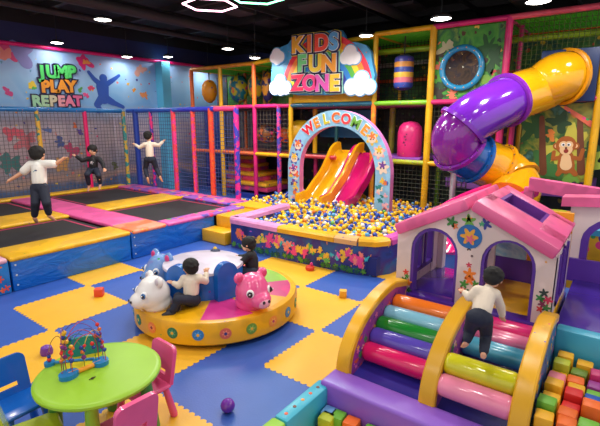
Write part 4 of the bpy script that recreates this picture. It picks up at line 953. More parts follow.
# second module: purple deck with cyan front and arched rear wall
md = thing('play_deck', 'purple foam deck with cyan front beside the playhouse', 'play deck', (4.2, -.3, 0))
b = MB(); b.box(XF, XF+.12, -1.4, .3, 0, ZP+.02, plain((70, 176, 208), .32), .02); o = b.build('front_panel', md); o['label'] = 'cyan front panel'
b = MB(); b.box(XF+.12, 5.0, -1.4, .32, 0, ZP, plain((66, 40, 150), .25, coat=.3), .01); b.build('deck_mat', md)
b = MB(); b.box(4.955, 4.99, -1.4, .43, ZP-.02, .76, purp); o = b.build('rear_panel', md)
b = MB(); b.box(5.4, 5.5, -1.4, .5, .3, .92, speck((236, 186, 30), .4, 7, .4, .7)); b.box(5.38, 5.52, -1.4, .5, .92, .98, plain(CYAN, .4)); o = b.build('printed_board', md); o['label'] = 'yellow printed board with blue edge'
b = MB(); pts = [(-.36, ZP), (-.36, 1.32), (1.0, 1.42), (1.0, ZP), (.62, ZP)] + [(.12+.5*math.cos(PI*i/12), .95+.3*math.sin(PI*i/12)) for i in range(13)] + [(-.38+.12, ZP)]
pts = [(-.42, ZP), (-.42, 1.3), (1.0, 1.42), (1.0, ZP), (.72, ZP)] + [(.21+.51*math.cos(PI*i/14), .95+.3*math.sin(PI*i/14)) for i in range(15)] + [(-.3, ZP)]
b.prism(pts, FX(5.0), -.1, 0, whm); o = b.build('rear_arch', md)
b = MB(); a = [(.21+.512*math.cos(PI*i/14), .95+.302*math.sin(PI*i/14)) for i in range(15)]; c = [(.21+.45*math.cos(PI*i/14), .95+.24*math.sin(PI*i/14)) for i in range(15)]
b.prism([(.722, ZP)]+a+[(-.302, ZP), (-.24, ZP)]+c[::-1]+[(.66, ZP)], FX(5.0), -.14, .004, purp); b.build('arch_lining', o)
b = MB(); b.prism([(-.5, 1.27), (-.5, 1.36), (1.1, 1.5), (1.1, 1.4)], FX(5.0), -.16, .06, pk); o = b.build('roof_beam', md); o['label'] = 'pink roof beam'
b = MB(); p0, p1 = atx(529, 183, 5.9), atx(603, 195, 5.9); b.prism([(-p0.y, p0.z-.09), (-p0.y, p0.z+.06), (-p1.y, p1.z+.06), (-p1.y, p1.z-.09)], FX(5.9), -.14, 0, pk); 
for q in (p0, p1): b.box(5.92, 6.02, q.y-.05, q.y+.05, 0, q.z-.06, pk)
tag(b.build('roof_beam'), 'pink sloping foam beam on posts behind the playhouse roof', 'foam beam')

# ================================================================== FOAM BLOCKS
bc = {'yellow': (242, 180, 24), 'magenta': (200, 40, 110), 'lime': (190, 196, 40), 'pink': (240, 130, 140), 'orange': (244, 110, 30), 'red': (222, 40, 40), 'green': (110, 180, 50), 'blue': (24, 84, 180), 'olive': (110, 140, 40), 'purple': (150, 50, 140), 'light blue': (110, 160, 210)}
def block(p, c, lab, s=.1, h=.105, rz=0):
    m = plain(bc[c], .45)
    b = MB(); mx = M.Translation(V((p[0], p[1], 0))) @ M.Rotation(rz, 4, 'Z')
    b.box(-s/2, s/2, -s/2, s/2, p[2], p[2]+h, m, .012, 2, mx=mx)
    o = b.build('foam_block'); tag(o, lab, 'foam block', 'soft foam blocks in the pit')
b = MB(); b.box(2.6, 3.58, -1.0, .28, 0, .26, plain((60, 90, 130), .6)); tag(b.build('block_pit_base'), 'raised base under the heap of foam blocks', 'pit base')
rows = [('first row, against the cyan panel', 3.5, [('yellow', .21), ('yellow', .08), ('magenta', -.05)]), ('second row from the cyan panel', 3.385, [('lime', .22), ('olive', .11), ('magenta', .0), ('lime', -.115)]), ('third row from the cyan panel', 3.27, [('yellow', .225), ('orange', .115), ('purple', .0), ('pink', -.115)]),
        ('fourth row from the cyan panel', 3.155, [('pink', .225), ('yellow', .11), ('green', -.0), ('pink', -.11)]), ('fifth row from the cyan panel', 3.04, [('yellow', .225), ('red', .11), ('blue', -.0), ('blue', -.11)]), ('sixth row from the cyan panel', 2.925, [('yellow', .225), ('red', .115), ('orange', .005), ('yellow', -.105)]),
        ('seventh row from the cyan panel', 2.81, [('green', .225), ('orange', .115), ('blue', .005), ('yellow', -.105)]), ('eighth row from the cyan panel', 2.695, [('yellow', .225), ('orange', .115), ('green', .005)])]
random.seed(9)
for nm, x, lst in rows:
    for i, (c, y) in enumerate(lst):
        up = random.choice((0, 0, .035, .06))
        block((x+random.uniform(-.008, .008), y+random.uniform(-.006, .006), .26), c, '%s foam block, %s from the curved rail in the %s' % (c, ('next', 'second', 'third', 'fourth')[i], nm), .1, .11+up+random.uniform(0, .02), random.uniform(-.05, .05))
for (px, py, c, lab) in ((334, 408, 'light blue', 'pale blue round-edged foam block in the corner of purple and cyan kerbs'), (327, 418, 'lime', 'lime foam block against the cyan kerb'), (341, 413, 'green', 'green foam block before the purple kerb, second from the corner'), (358, 416, 'orange', 'orange yellow foam block before the purple kerb'), (378, 424, 'green', 'green foam block before the purple kerb, cut by photo bottom')):
    p = atz(px, py, .1); block((min(p.x, 2.3), min(p.y, 1.47), 0), c, lab, .1, .12, .1)

# ================================================================== CAROUSEL
CC = V((3.13, 3.5, 0)); CR = .88
ca = thing('carousel', 'round yellow toddler carousel with animal heads and white domed centre', 'carousel', CC)
b = MB(); b.lathe([(0, .02), (CR*.93, .02), (CR*.93, .05)], plain((30, 26, 30), .6), 48, loc=CC); b.build('turntable', ca)
b = MB(); b.lathe([(CR*.9, .05), (CR*.985, .05), (CR, .065), (CR, .25), (CR*.985, .275), (CR*.93, .28), (CR*.9, .28)], speck((242, 178, 20), .3, 9, .06, .3), 64, loc=CC); rimo = b.build('rim', ca)
medc = [((30, 120, 170), (230, 190, 60)), ((20, 120, 90), (240, 200, 80)), ((236, 130, 60), (130, 30, 60)), ((30, 120, 90), (230, 180, 60)), ((40, 130, 200), (240, 180, 60)), ((226, 110, 80), (60, 60, 120)), ((110, 160, 60), (240, 190, 60)), ((240, 150, 50), (200, 60, 100))]
for i in range(22):
    a = R(150+i*16.4); c, s_ = math.cos(a), math.sin(a); o = CC+V((c*CR*.998, s_*CR*.998, .165))
    fr = (o, (-s_, c, 0), (0, 0, 1)); c1, c2 = medc[i % 8]; b = MB()
    b.prism(circ(0, 0, .055, 20), fr, -.01, .004, plain(c1, .4)); b.prism(petals(0, 0, .036, 6, .3, i), fr, -.01, .006, plain([min(255, v+40) for v in c1], .4)); b.prism(circ(0, 0, .015, 10), fr, -.01, .009, plain(c2, .4)); b.build('medallion', rimo)
wed = [(242, 178, 20), (230, 60, 150), (242, 178, 20), (206, 40, 120), (140, 196, 40), (200, 30, 80), (242, 178, 20), (60, 130, 200), (120, 190, 60), (206, 40, 120)]
a_front = math.degrees(math.atan2(-CC.y, -CC.x))   # towards the camera
b = MB(); nw = len(wed); 
for i in range(nw):
    a0 = R(a_front-48+i*36); b.lathe([(.3, .281), (CR*.92, .281), (CR*.92, .27)], speck(wed[i], .3, 9, .12, .35), 8, loc=CC, a0=a0, a1=a0+R(36))
b.build('seat_ring', ca)
DC = CC-RT*.15-tocam*.05; b = MB(); b.lathe([(.43, .28), (.43, .53), (.42, .55), (.36, .555)], speck((20, 100, 190), .25, 10, .14, .3), 40, loc=DC); b.build('centre_drum', ca)
b = MB(); b.lathe([(.44, .545), (.435, .57), (.3, .595), (.15, .61), (0, .614)], speck((206, 196, 214), .35, 14, .05, .3), 40, loc=DC); b.build('dome', ca)
for i in range(2):
    a = R(a_front-32+i*62); c, s_ = math.cos(a), math.sin(a); fr = (DC+V((c*.455, s_*.455, 0)), (-s_, c, 0), (0, 0, 1))
    b = MB(); b.prism([(-.12, .28), (.12, .28)]+[(.12*math.cos(PI*k/12), .555+.12*math.sin(PI*k/12)) for k in range(13)], fr, -.04, .04, speck((24, 104, 196), .25, 10, .14, .3), True); b.build('backrest', ca)
p = DC+V((.3, .14, .585)); b = MB(); b.ell(p, (.06, .06, .04), plain((50, 60, 90), .4), 12); b.ell(p+V((0, 0, .03)), (.025, .025, .03), plain((240, 190, 60), .4), 10); o = b.build('centre_knob', ca)
# animal heads
def animal(name, lab, px, py, ang, s, col, snout, earc, kind, patches=None):
    p = atz(px, py, .285)
    body = MB(); m = plain(col, .22, coat=.5) if not patches else speck(col, .25, 9, .2, .5, c2=patches, bz=4, coat=.4)
    mx = M.Translation(p) @ M.Rotation(ang, 4, 'Z') @ M.Diagonal((s, s, s, 1))
    def E(c, r): body.ell(c, r, m, 20, mx=mx)
    E((0, 0, .16), (.19, .18, .19)); E((-.04, 0, .05), (.17, .17, .12)); E((0, 0, .24), (.15, .15, .13)); E((.14, 0, .12), (.12, .115, .095))
    ears = {'bear': .06, 'pig': .06, 'elephant': .075}[kind]
    for sg_ in (-1, 1): E((-.03, sg_*.14, .33), (.04, ears, ears*1.05)); 
    t = tag(remesh(body, .012, 4).build(name, origin=p), lab, 'carousel animal', 'carousel animal heads')
    wh = plain((250, 250, 250), .25); dkm = plain((24, 20, 28), .15, coat=.5); ir = plain((60, 110, 170) if kind != 'pig' else (50, 40, 50), .2)
    for sg_ in (-1, 1):
        e = MB(); c = V((.137, sg_*.112, .205))
        q = Euler((0, -.15, sg_*.75)); 
        e.ell(c, (.018, .04, .044), wh, 16, mx=mx, rot=q); e.ell(c+V((.012, sg_*.012, -.002)), (.016, .028, .032), ir, 14, mx=mx, rot=q); e.ell(c+V((.02, sg_*.02, -.002)), (.013, .016, .019), dkm, 12, mx=mx, rot=q); e.ell(c+V((.033, sg_*.027, .008)), .007, wh, 8, mx=mx)
        e.build('eye', t)
        e = MB(); e.ell((-.0, sg_*.145, .335), (.02, ears*.6, ears*.66), plain(earc, .35), 14, mx=mx); e.build('inner_ear', t)
        e = MB(); e.ell((.256 if kind != 'pig' else .262, sg_*.03, .13), (.012, .016, .018), dkm, 10, mx=mx); e.build('nostril', t)
    if snout:
        e = MB(); e.ell((.185, 0, .11), (.085, .085, .068), plain(snout, .25, coat=.4), 18, mx=mx); e.build('muzzle', t)
    return t
ca_l = math.atan2(.8, -.6)  # towards picture-left
tc_ = math.atan2(-.6, -.8)
animal('bear_head', 'white bear head on the carousel, in front of the boy in cream', 154, 307, tc_-R(52), .88, (240, 236, 234), None, (200, 190, 200), 'bear')
animal('pig_head', 'pink pig head with pale muzzle on the carousel', 253, 306, tc_+R(38), .95, (240, 92, 150), (244, 170, 190), (226, 70, 120), 'pig')
animal('elephant_head', 'blue and lilac elephant head on the far side of carousel', 162, 283, tc_-R(40), .93, (110, 150, 210), None, (220, 60, 130), 'elephant', (160, 120, 190))

# ================================================================== TABLE, CHAIRS, BEAD MAZE
TC = V((1.29, 2.61, 0))
tb = thing('activity_table', 'round lime green plastic children\'s table', 'table', TC)
lg = plain((152, 200, 44), .36); dg = plain((40, 110, 60), .35)
b = MB(); b.lathe([(0, .455), (.33, .455), (.37, .46), (.385, .475), (.385, .49), (.375, .5), (.35, .503), (0, .503)], lg, 56, loc=TC); b.build('tabletop', tb)
for i, a in enumerate((a_front+2, a_front+92, a_front-88, a_front+182)):
    a = R(a); d = V((math.cos(a), math.sin(a), 0)); b = MB(); b.tube([TC+d*.31+V((0, 0, 0)), TC+d*.305+V((0, 0, .03)), TC+d*.27+V((0, 0, .46))], [.04, .048, .036], lg if i < 1 else plain((70, 140, 60), .35), 14); b.build('leg', tb)
def chair(pos, ang, col, lab):
    t = thing('plastic_chair', lab, 'chair', (0, 0, 0), 'children\'s plastic chairs')
    m = plain(col, .25, coat=.3); 
    b = MB(); b.box(-.15, .15, -.15, .15, .25, .285, m, .025, 3); b.build('seat', t)
    tilt = .2
    mx = M.Translation((-.145, 0, .27)) @ M.Rotation(-tilt, 4, 'Y')
    b = MB(); fr = ((mx @ V((0, 0, 0))), tuple(mx.to_3x3() @ V((0, 1, 0))), tuple(mx.to_3x3() @ V((0, 0, 1))))
    hw, h = .145, .3; rr = .05
    outp = [(-hw, 0), (hw, 0), (hw, h-rr)] + [(hw-rr+rr*math.cos(PI/2*i/5), h-rr+rr*math.sin(PI/2*i/5)) for i in range(1, 6)] + [(-hw+rr-rr*math.sin(PI/2*i/5), h-rr+rr*math.cos(PI/2*i/5)) for i in range(0, 6)]
    # backrest with a hand slot: lower strip, two cheeks, upper part
    lo, hi, sw = .06, .1, .07
    def pc_(pts): b.prism(pts, fr, -.016, .016, m)
    pc_([(-hw, 0), (hw, 0), (hw, lo), (-hw, lo)]); pc_([(-hw, lo), (-sw, lo), (-sw, hi), (-hw, hi)]); pc_([(sw, lo), (hw, lo), (hw, hi), (sw, hi)])
    pc_([(-hw, hi), (hw, hi)] + outp[2:])
    b.build('backrest', t)
    for sx in (-1, 1):
        for sy in (-1, 1):
            b = MB(); b.tube([(sx*.155, sy*.15, 0), (sx*.15, sy*.145, .02), (sx*.11, sy*.11, .26)], [.024, .03, .024], m, 12); b.build('leg', t)
    t.location = pos; t.rotation_euler = (0, 0, ang); t.scale = (.92, .92, .92); return t
def face(p, q): return math.atan2(q.y-p.y, q.x-p.x)
p = atz(19, 401, .27); p.z = 0; chair(p, math.atan2(*(tocam*.55+RT*.8).yx), (20, 96, 190), 'blue plastic child chair facing the green table')
p = atz(36, 428, .27); p.z = 0; chair(p, math.atan2(*(RT*.75-tocam*.6).yx), (186, 200, 40), 'lime yellow plastic child chair in the photo corner beside the blue chair')
p = atz(144, 384, .27); p.z = 0; chair(p, math.atan2(*(-RT*.62+tocam*.75).yx), (236, 84, 140), 'pink plastic child chair on the carousel side of table')
p = atz(124, 424, .27); p.z = 0; chair(p, math.atan2(*(-RT*.7-tocam*.6).yx), (240, 96, 150), 'pink plastic child chair cut by the photo bottom')
# bead maze
bmz = thing('bead_maze', 'wire bead maze toy with blue base on the green table', 'bead maze', atz(83, 372, .503))
Bz = .503
def B(x, y, z=.503): return atz(x, y, z)
bl = plain((24, 124, 190), .3)
def slabp(pts, h, mat, name):
    b = MB(); b.prism([(q.x, q.y) for q in pts], ((0, 0, 0), (1, 0, 0), (0, 1, 0)), Bz, Bz+h, mat, False); return b.build(name, bmz)
def hullpad(c, rx, ry, n=14): return [c+V((rx*math.cos(2*PI*i/n), ry*math.sin(2*PI*i/n), 0)) for i in range(n)]
cA, cB, cC = B(69, 377), B(101, 364), B(50, 365)
slabp(hullpad(cA, .06, .05), .03, bl, 'base_pad'); slabp(hullpad(cB, .05, .05), .03, bl, 'base_pad'); slabp(hullpad(cC, .035, .03), .025, bl, 'base_pad')
def bar(a, c, r, mat, name):
    b = MB(); b.tube([a, c], r, mat, 10); return b.build(name, bmz)
bar(cA+V((0, 0, .015)), cB+V((0, 0, .015)), .016, plain((246, 160, 40), .3), 'front_bar')
bar(cC+V((0, 0, .015)), cB+(cC-cA)*.3+V((0, 0, .015)), .01, bl, 'rear_bar')
cD = B(64, 360); cE = B(103, 352)
d = (cE-cD); dn_ = d.normalized()
b = MB(); fr = (V((cD.x, cD.y, 0)), tuple(dn_), (0, 0, 1)); L = d.length
b.prism([(0, Bz), (L, Bz), (L, Bz+.11)]+[(L/2+L/2*math.cos(PI*i/12), Bz+.11+.035*math.sin(PI*i/12)) for i in range(1, 12)]+[(0, Bz+.11), (0, Bz+.07), (L*.2, Bz+.08), (L*.2, Bz+.03), (L*.1, Bz+.02)][:1], fr, -.008, .008, plain((30, 140, 130), .3)); o = b.build('back_panel', bmz); o['label'] = 'teal back panel'
b = MB(); mid = (cA+cB+cD)/3; b.prism([(q.x, q.y) for q in (cA+V((.02, .05, 0)), cB+V((-.03, .03, 0)), cE, cD)], ((0, 0, 0), (1, 0, 0), (0, 1, 0)), Bz, Bz+.008, plain((226, 206, 30), .35)); o = b.build('tray', bmz); o['label'] = 'yellow tray'
def wire(a, c, h, col, lean=V((0, 0, 0))):
    pts = [a+(c-a)*(.5-.5*math.cos(PI*i/16))+V((0, 0, h*1.3*math.sin(PI*i/16)**.6))+lean*math.sin(PI*i/16) for i in range(17)]
    b = MB(); b.tube(pts, .0026, plain(col, .3), 6); b.build('wire', bmz); return pts
w1 = wire(cA+V((-.03, .02, .02)), cB+V((0, .02, .02)), .2, (170, 40, 60)); w2 = wire(cA+V((.02, -.01, .02)), cB+V((.02, -.03, .02)), .18, (200, 50, 50)); w3 = wire(cD+V((0, 0, .02)), cB+V((.02, .0, .02)), .2, (110, 60, 140)); w4 = wire(cA+V((0, .03, .02)), cE+V((0, 0, .02)), .22, (190, 60, 70)); w5 = wire(cC+V((0, 0, .02)), cD+V((0, 0, .08)), .1, (170, 120, 50)); w6 = wire(cD, (cA+cB)/2+V((0, 0, .02)), .15, (60, 120, 60)); w7 = wire(cE, (cA+cB)/2+V((0, 0, .02)), .16, (210, 170, 40))
w8 = wire(cA+V((.03, .03, .02)), cE+V((-.03, 0, .02)), .17, (40, 60, 150)); w9 = wire(cD+V((.03, -.02, .02)), cB+V((-.02, .02, .02)), .14, (50, 120, 60)); w10 = wire(cA+V((-.01, .04, .02)), cD+V((.02, 0, .02)), .19, (150, 40, 90))
random.seed(4)
bd = [(220, 40, 40), (240, 180, 40), (30, 60, 150), (50, 130, 60), (120, 40, 120), (230, 110, 40)]
for wv in (w1, w2, w3, w4, w6, w7, w8, w9, w10):
    for k in (1, 2, 3, 13, 14, 15):
        if random.random() < .75:
            b = MB(); b.ell(wv[k], random.choice((.011, .014, .016)), plain(random.choice(bd), .25), 10); b.build('bead', bmz)
for k in range(3): b = MB(); b.ell(cC+V((0, 0, .04+.022*k)), .015-.002*k, plain(bd[(k*2) % 6], .25), 10); b.build('bead', bmz)
t = MB(); p = B(92.5, 379); t.ell(p+V((0, 0, .006)), (.012, .008, .006), plain((50, 30, 20), .3), 10); t.tube([p+V((-.02, .005, .003)), p+V((0, 0, .008)), p+V((.022, .004, .003))], .003, plain((60, 40, 20), .3), 6); tag(t.build('toy_bug'), 'tiny dark toy bug lying on the green table', 'toy')

# ================================================================== LOOSE TOYS
def cube_toy(px, py, c, lab, s=.09, rz=.3):
    p = atz(px, py, 0); b = MB(); b.box(-s/2, s/2, -s/2, s/2, .002, s, plain(c, .45), .01, 2, mx=M.Translation((p.x, p.y, 0)) @ M.Rotation(rz, 4, 'Z')); tag(b.build('foam_cube'), lab, 'foam block')
cube_toy(99.5, 296, (226, 76, 44), 'red orange foam cube lying on a yellow mat by the trampolines', .1, .8)
cube_toy(343, 297, (236, 176, 50), 'yellow foam cube lying on a blue mat near the roller ramp', .09, .5)
p = atz(310, 270, 0); t = thing('toy_drum', 'red toy drum with a pink knob on yellow mat by ball pit', 'toy', p)
b = MB(); b.lathe([(0, .002), (.06, .002), (.065, .02), (.065, .05), (.055, .06), (0, .06)], plain((220, 66, 50), .4), 20, loc=p); b.build('drum', t)
b = MB(); b.ell(p+V((.02, -.01, .085)), (.022, .022, .03), plain((226, 60, 140), .35), 12); b.build('knob', t)
p = atz(228, 412, 0); b = MB(); b.ell(p+V((0, 0, .054)), .053, plain((112, 40, 160), .18, coat=.5), 24); tag(b.build('toy_ball'), 'purple ball lying on the blue mat before the carousel', 'ball')
p = atz(47, 354, 0); b = MB(); b.lathe([(0, .002), (.05, .002), (.055, .03), (.045, .07), (.02, .085), (0, .087)], plain((110, 50, 160), .35), 18, loc=p); tag(b.build('toy_cup'), 'purple toy cup on a yellow mat behind the bead maze', 'toy')

# ================================================================== CHILDREN
skin = plain((222, 164, 130), .5, var=.03); hairm = plain((16, 12, 12), .75, .004, 60); creamm = plain((232, 216, 196), .7, .004, 30); whitem = plain((236, 232, 226), .7, .004, 30); blackm = plain((24, 24, 30), .7, .004, 30); jean = plain((28, 34, 54), .75, .004, 40)
def kid(lab, J, look, shirt, sleeve, hr=.1, foot=None, k=1.0, hairlen=0, shoes=None):
    """J: joints in world space; look: direction the face points"""
    g = lambda n: V(J[n])
    body = MB(); low = min(J['anL'][2], J['anR'][2])
    pel = (g('hipL')+g('hipR'))/2; chest = (g('shL')+g('shR'))/2; head = g('head'); neck = chest+(head-chest)*.28
    look = V(look).normalized(); upv = (head-chest).normalized(); side = look.cross(upv).normalized(); upv = side.cross(look).normalized()
    base = V((pel.x, pel.y, low-.03))
    body.limb([pel, pel*.5+chest*.5, chest-(chest-pel)*.1], [.078*k, .08*k, .084*k], skin)
    body.limb([chest, neck, head-upv*hr*.5], [.05*k, .04*k, .04*k], skin)
    hm = M((side, look, upv)).transposed().to_4x4(); hm.translation = head
    body.ell((0, 0, .02*hr/.1), (hr*.86, hr*.96, hr*.95), skin, 20, mx=hm); body.ell((0, hr*.22, -hr*.45), (hr*.66, hr*.66, hr*.5), skin, 16, mx=hm)
    body.ell((0, hr*.93, -hr*.18), (hr*.11, hr*.14, hr*.14), skin, 10, mx=hm)
    for s in (-1, 1): body.ell((s*hr*.86, -hr*.02, -hr*.12), (hr*.1, hr*.16, hr*.22), skin, 10, mx=hm)
    for s in 'LR':
        sh, el, ha = g('sh'+s), g('el'+s), g('ha'+s)
        body.limb([sh, el, ha], [.04*k, .031*k, .021*k], skin)
        # hand: palm, four unequal bent fingers, thumb from the side
        d = (ha-el).normalized(); sd = d.cross(V((0, 0, 1))); sd = sd.normalized() if sd.length > .1 else V((1, 0, 0)); nn = sd.cross(d)
        body.limb([ha, ha+d*.03*k], [.021*k, .023*k], skin)
        curl = J.get('grip', .35)
        for q, ln in ((-1.5, .026), (-.5, .032), (.5, .034), (1.5, .03)):
            r0 = ha+d*.042*k+sd*q*.0115*k; r1 = r0+(d*math.cos(curl*.6)-nn*math.sin(curl*.6))*ln*.6*k+sd*q*.004; r2 = r1+(d*math.cos(curl*1.8)-nn*math.sin(curl*1.8))*ln*.55*k
            body.limb([r0, r1, r2], [.0075*k, .007*k, .006*k], skin, 8)
        t0 = ha+d*.012*k-sd*.018*k; body.limb([t0, t0+(d*.6-sd*.8)*.022*k, t0+(d*.9-sd*.5)*.042*k], [.009*k, .008*k, .007*k], skin, 8)
        hp, kn, an = g('hip'+s), g('kn'+s), g('an'+s)
        body.limb([hp, kn, kn*.6+an*.4, an], [.05*k, .036*k, .034*k, .026*k], skin)
        toe = V(J.get('toe'+s, foot if foot else look)); toe = toe.normalized()
        body.limb([an, an+V((0, 0, -.025*k)), an+toe*.055*k+V((0, 0, -.03*k)), an+toe*.095*k+V((0, 0, -.034*k))], [.028*k, .028*k, .026*k, .02*k], skin)
        for q in range(5):
            sx = toe.cross(V((0, 0, 1))).normalized(); body.ell(an+toe*.112*k+V((0, 0, -.037*k))+sx*(q-2)*.01*k, .0085*k, skin, 8)
    t = tag(remesh(body, .0055, 2).build('person', origin=base), lab, 'person', 'children at play')
    # hair
    h = MB(); h.ell((0, -hr*.04, hr*.24), (hr*1.0, hr*1.0, hr*.93), hairm, 20, mx=hm); h.ell((0, -hr*.4, -hr*.12), (hr*.84, hr*.66, hr*.72), hairm, 16, mx=hm)
    rg = random.Random(int(abs(head.x)*100))
    for q in range(34):
        a = rg.uniform(0, 2*PI); el_ = rg.uniform(.05, 1.5); cz = math.sin(el_); cr_ = math.cos(el_)
        yy_ = cr_*math.cos(a)
        if yy_ > .35 and cz < .45: continue
        h.ell((hr*.84*cr_*math.sin(a), hr*(-.14+.84*yy_), hr*(.2+.8*cz)), (hr*.22, hr*.22, hr*.18), hairm, 8, mx=hm)
    for q in range(5): h.ell(((q-2)*hr*.28, hr*.8-abs(q-2)*hr*.09, hr*.4), (hr*.19, hr*.16, hr*.2), hairm, 8, mx=hm)
    for s in (-1, 1): h.ell((s*hr*.82, -hr*.02, hr*.16), (hr*.12, hr*.22, hr*.3), hairm, 8, mx=hm)
    hh = remesh(h, hr*.09, 2).build('hair', t)
    # face
    for s in (-1, 1):
        e = MB(); e.ell((s*hr*.32, hr*.86, -hr*.04), (hr*.13, hr*.08, hr*.09), plain((245, 240, 236), .3), 10, mx=hm); e.ell((s*hr*.32, hr*.92, -hr*.04), (hr*.075, hr*.05, hr*.08), plain((30, 18, 14), .2), 10, mx=hm); e.build('eye', t)
        e = MB(); e.tube([hm @ V((s*hr*.2, hr*.95, hr*.08)), hm @ V((s*hr*.33, hr*.93, hr*.11)), hm @ V((s*hr*.46, hr*.86, hr*.07))], hr*.03, hairm, 6); e.build('eyebrow', t)
    e = MB(); e.tube([hm @ V((-hr*.2, hr*.82, -hr*.48)), hm @ V((0, hr*.88, -hr*.52)), hm @ V((hr*.2, hr*.82, -hr*.48))], hr*.045, plain((186, 84, 84), .4), 8); e.build('mouth', t)
    # shirt
    c = MB(); bu = (chest-pel).normalized(); c.limb([pel+bu*.085*k, pel*.5+chest*.5, chest-(chest-pel)*.14], [.094*k, .095*k, .094*k], shirt); c.limb([g('shL'), g('shR')], .06*k, shirt); c.limb([chest, neck], [.06*k, .048*k], shirt)
    for s in 'LR':
        sh, el, ha = g('sh'+s), g('el'+s), g('ha'+s)
        if sleeve > .6: c.limb([sh, el, el+(ha-el)*.82], [.056*k, .047*k, .036*k], shirt)
        else: c.limb([sh, sh+(el-sh)*.75], [.06*k, .058*k], shirt)
    so = remesh(c, .008, 3).build('shirt', t)
    c = MB(); c.limb([pel+(chest-pel).normalized()*.04*k, pel], [.09*k, .09*k], jean); c.limb([g('hipL'), g('hipR')], .076*k, jean)
    for s in 'LR':
        hp, kn, an = g('hip'+s), g('kn'+s), g('an'+s); c.limb([hp, kn, kn+(an-kn)*.86], [.072*k, .06*k, .046*k], jean)
    remesh(c, .008, 3).build('trousers', t)
    if shoes:
        for s in 'LR':
            an = g('an'+s); toe = V(J.get('toe'+s, look)).normalized(); c = MB(); c.limb([an+V((0, 0, -.02*k)), an+toe*.06*k+V((0, 0, -.028*k)), an+toe*.1*k+V((0, 0, -.034*k))], [.036*k, .036*k, .028*k], shoes); remesh(c, .008, 2).build('shoe', t)
    return t, so
def joints(pts, d0):
    return {n: atd(x, y, d0+o) for n, (x, y, o) in pts.items()}
# boy in white, back to camera, jumping
d0 = dep((2.95, 7.25, .9))
J = joints(dict(head=(37.5, 154, 0), shL=(30.5, 165, 0), shR=(47, 164, 0), elL=(22, 173, -.02), haL=(11, 179.5, -.05), elR=(55.5, 164, 0), haR=(62, 159.5, 0), hipL=(36, 188, 0), hipR=(43.5, 188, 0), knL=(35.5, 203, -.05), knR=(46.5, 203, -.05), anL=(34.5, 216.5, .05), anR=(49, 214, .05)), d0)
J['toeL'] = -tocam*.7+V((0, 0, -.6))+left*.2; J['toeR'] = -tocam*.7+V((0, 0, -.6))-left*.2
_, so = kid('child in white shirt and dark trousers jumping with arms spread, back turned', J, -tocam+V((0, 0, -.05)), whitem, .5, .115, k=1.12)
b = MB(); c = (V(J['shL'])+V(J['shR']))/2+tocam*.118+V((0, 0, -.1)); fr = (c, tuple(RT), (0, 0, 1)); b.prism(petals(0, 0, .03, 4, .4), fr, -.03, .006, plain((40, 130, 150), .5)); b.prism(circ(.02, .02, .012, 8), fr, -.03, .008, plain((40, 60, 120), .5)); b.build('back_print', so)
# child in black, facing camera, knees up
d0 = dep((5.0, 8.95, .9))
J = joints(dict(head=(92.5, 150.2, 0), shR=(88, 159, 0), shL=(99, 159, 0), elR=(82, 160.5, -.05), haR=(75.5, 156, -.05), elL=(103, 164, -.05), haL=(104, 168.5, -.1), hipR=(90.5, 170, .05), hipL=(96, 170, .05), knR=(87, 174.5, -.22), knL=(98.5, 175.5, -.22), anR=(89, 185, -.05), anL=(100.2, 183.5, -.05)), d0)
J['toeR'] = tocam*.6+V((0, 0, -.7)); J['toeL'] = tocam*.6+V((0, 0, -.7))
_, so = kid('child in black jumper jumping with knees bent, facing the camera', J, tocam+V((0, 0, -.15)), blackm, 1, .105, k=.98)
b = MB(); c = (V(J['shL'])+V(J['shR']))/2+tocam*.1+V((0, 0, -.07)); fr = (c, tuple(RT), (0, 0, 1)); b.prism(petals(0, 0, .035, 5, .4), fr, -.03, .012, plain((200, 190, 196), .5)); b.build('chest_print', so)
# child in cream at the right net, back to camera
d0 = dep((5.75, 8.9, .9))
J = joints(dict(head=(148.2, 136, 0), shL=(144.6, 144.5, 0), shR=(154.5, 144.5, 0), elL=(139.4, 147.4, 0), haL=(135, 144.5, .03), elR=(159, 145.3, .02), haR=(163, 141.5, .05), hipL=(147, 159.5, 0), hipR=(153.2, 159.5, 0), knL=(145.5, 169, .1), knR=(156.5, 169, .1), anL=(147.6, 178, -.04), anR=(160, 176.5, -.02)), d0)
J['toeL'] = -tocam*.5+V((0, 0, -.8)); J['toeR'] = -tocam*.5-left*.3+V((0, 0, -.8))
kid('child in cream jumper jumping beside the blue post, back turned', J, -tocam*1-left*.25, creamm, 1, .1, k=.95)
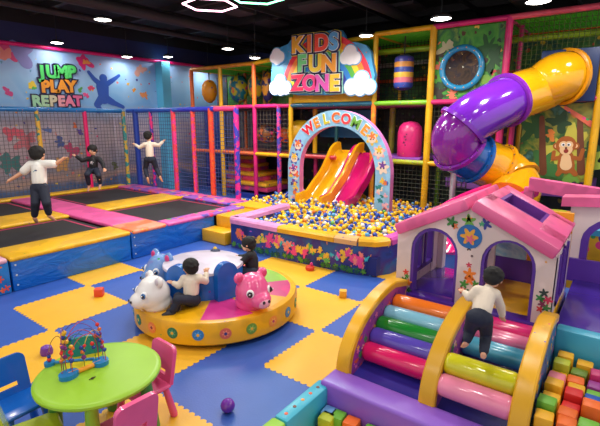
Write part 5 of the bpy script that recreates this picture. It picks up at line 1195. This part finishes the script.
# boy in cream seated on the carousel
q = atz(190, 306, .29); d0 = dep(q)
J = joints(dict(head=(190.5, 267, .0), shL=(184.5, 279, .02), shR=(199, 278.5, .0), elL=(178.5, 285.5, -.0), haL=(173, 283, .0), elR=(205.5, 281, .06), haR=(206.5, 273, .1), hipL=(186.5, 299.5, .02), hipR=(195, 300, .0), knL=(178, 297, -.06), knR=(177.5, 300, -.16), anL=(177, 307.5, -.1), anR=(172.5, 311.5, -.16)), d0)
J['toeL'] = left*1+tocam*.2; J['toeR'] = left*1+tocam*.3
kid('child in cream jumper seated on carousel beside the white bear head', J, -tocam*.9+left*.75, creamm, 1, .082, k=.82, shoes=plain((40, 40, 48), .6))
# boy in black seated on the far side, in profile
q = atz(251, 283, .29); d0 = dep(q)
J = joints(dict(head=(248.5, 244.3, .0), shL=(249, 255.8, -.07), shR=(252.5, 254.8, .07), elL=(242.5, 261.8, -.08), haL=(235.5, 263.8, -.04), elR=(243.5, 257.3, .08), haR=(238.5, 256.8, .06), hipL=(252, 272.3, -.05), hipR=(253.5, 271.8, .05), knL=(240.5, 271.8, -.06), knR=(241.5, 269.3, .06), anL=(240.5, 283.3, -.05), anR=(241.5, 281.3, .07)), d0)
J['toeL'] = left; J['toeR'] = left
kid('child in black jumper seated on carousel behind the pink pig head', J, left+V((0, 0, -.12))-tocam*.15, blackm, 1, .082, k=.82)
# child climbing the rollers
p = aty(475, 350, .62); d0 = dep(p)
J = joints(dict(head=(493, 277.5, .12), shL=(477.5, 291, .08), shR=(495, 294.5, .1), elL=(469, 297, .1), haL=(464.5, 292.5, .14), elR=(500.5, 306.5, .16), haR=(502.5, 316, .22), hipL=(473.5, 317, .0), hipR=(485.5, 319, .0), knL=(470, 330, .1), knR=(486, 335, .1), anL=(466.5, 341, .06), anR=(483.5, 354, .0)), d0)
J['toeL'] = -tocam*.6-V((0, 0, .5)); J['toeR'] = -tocam*.8-left*.5
kid('barefoot child in cream jumper climbing the rollers towards the playhouse', J, -tocam*.9-left*.7+V((0, 0, -.5)), creamm, 1, .064, k=.64)
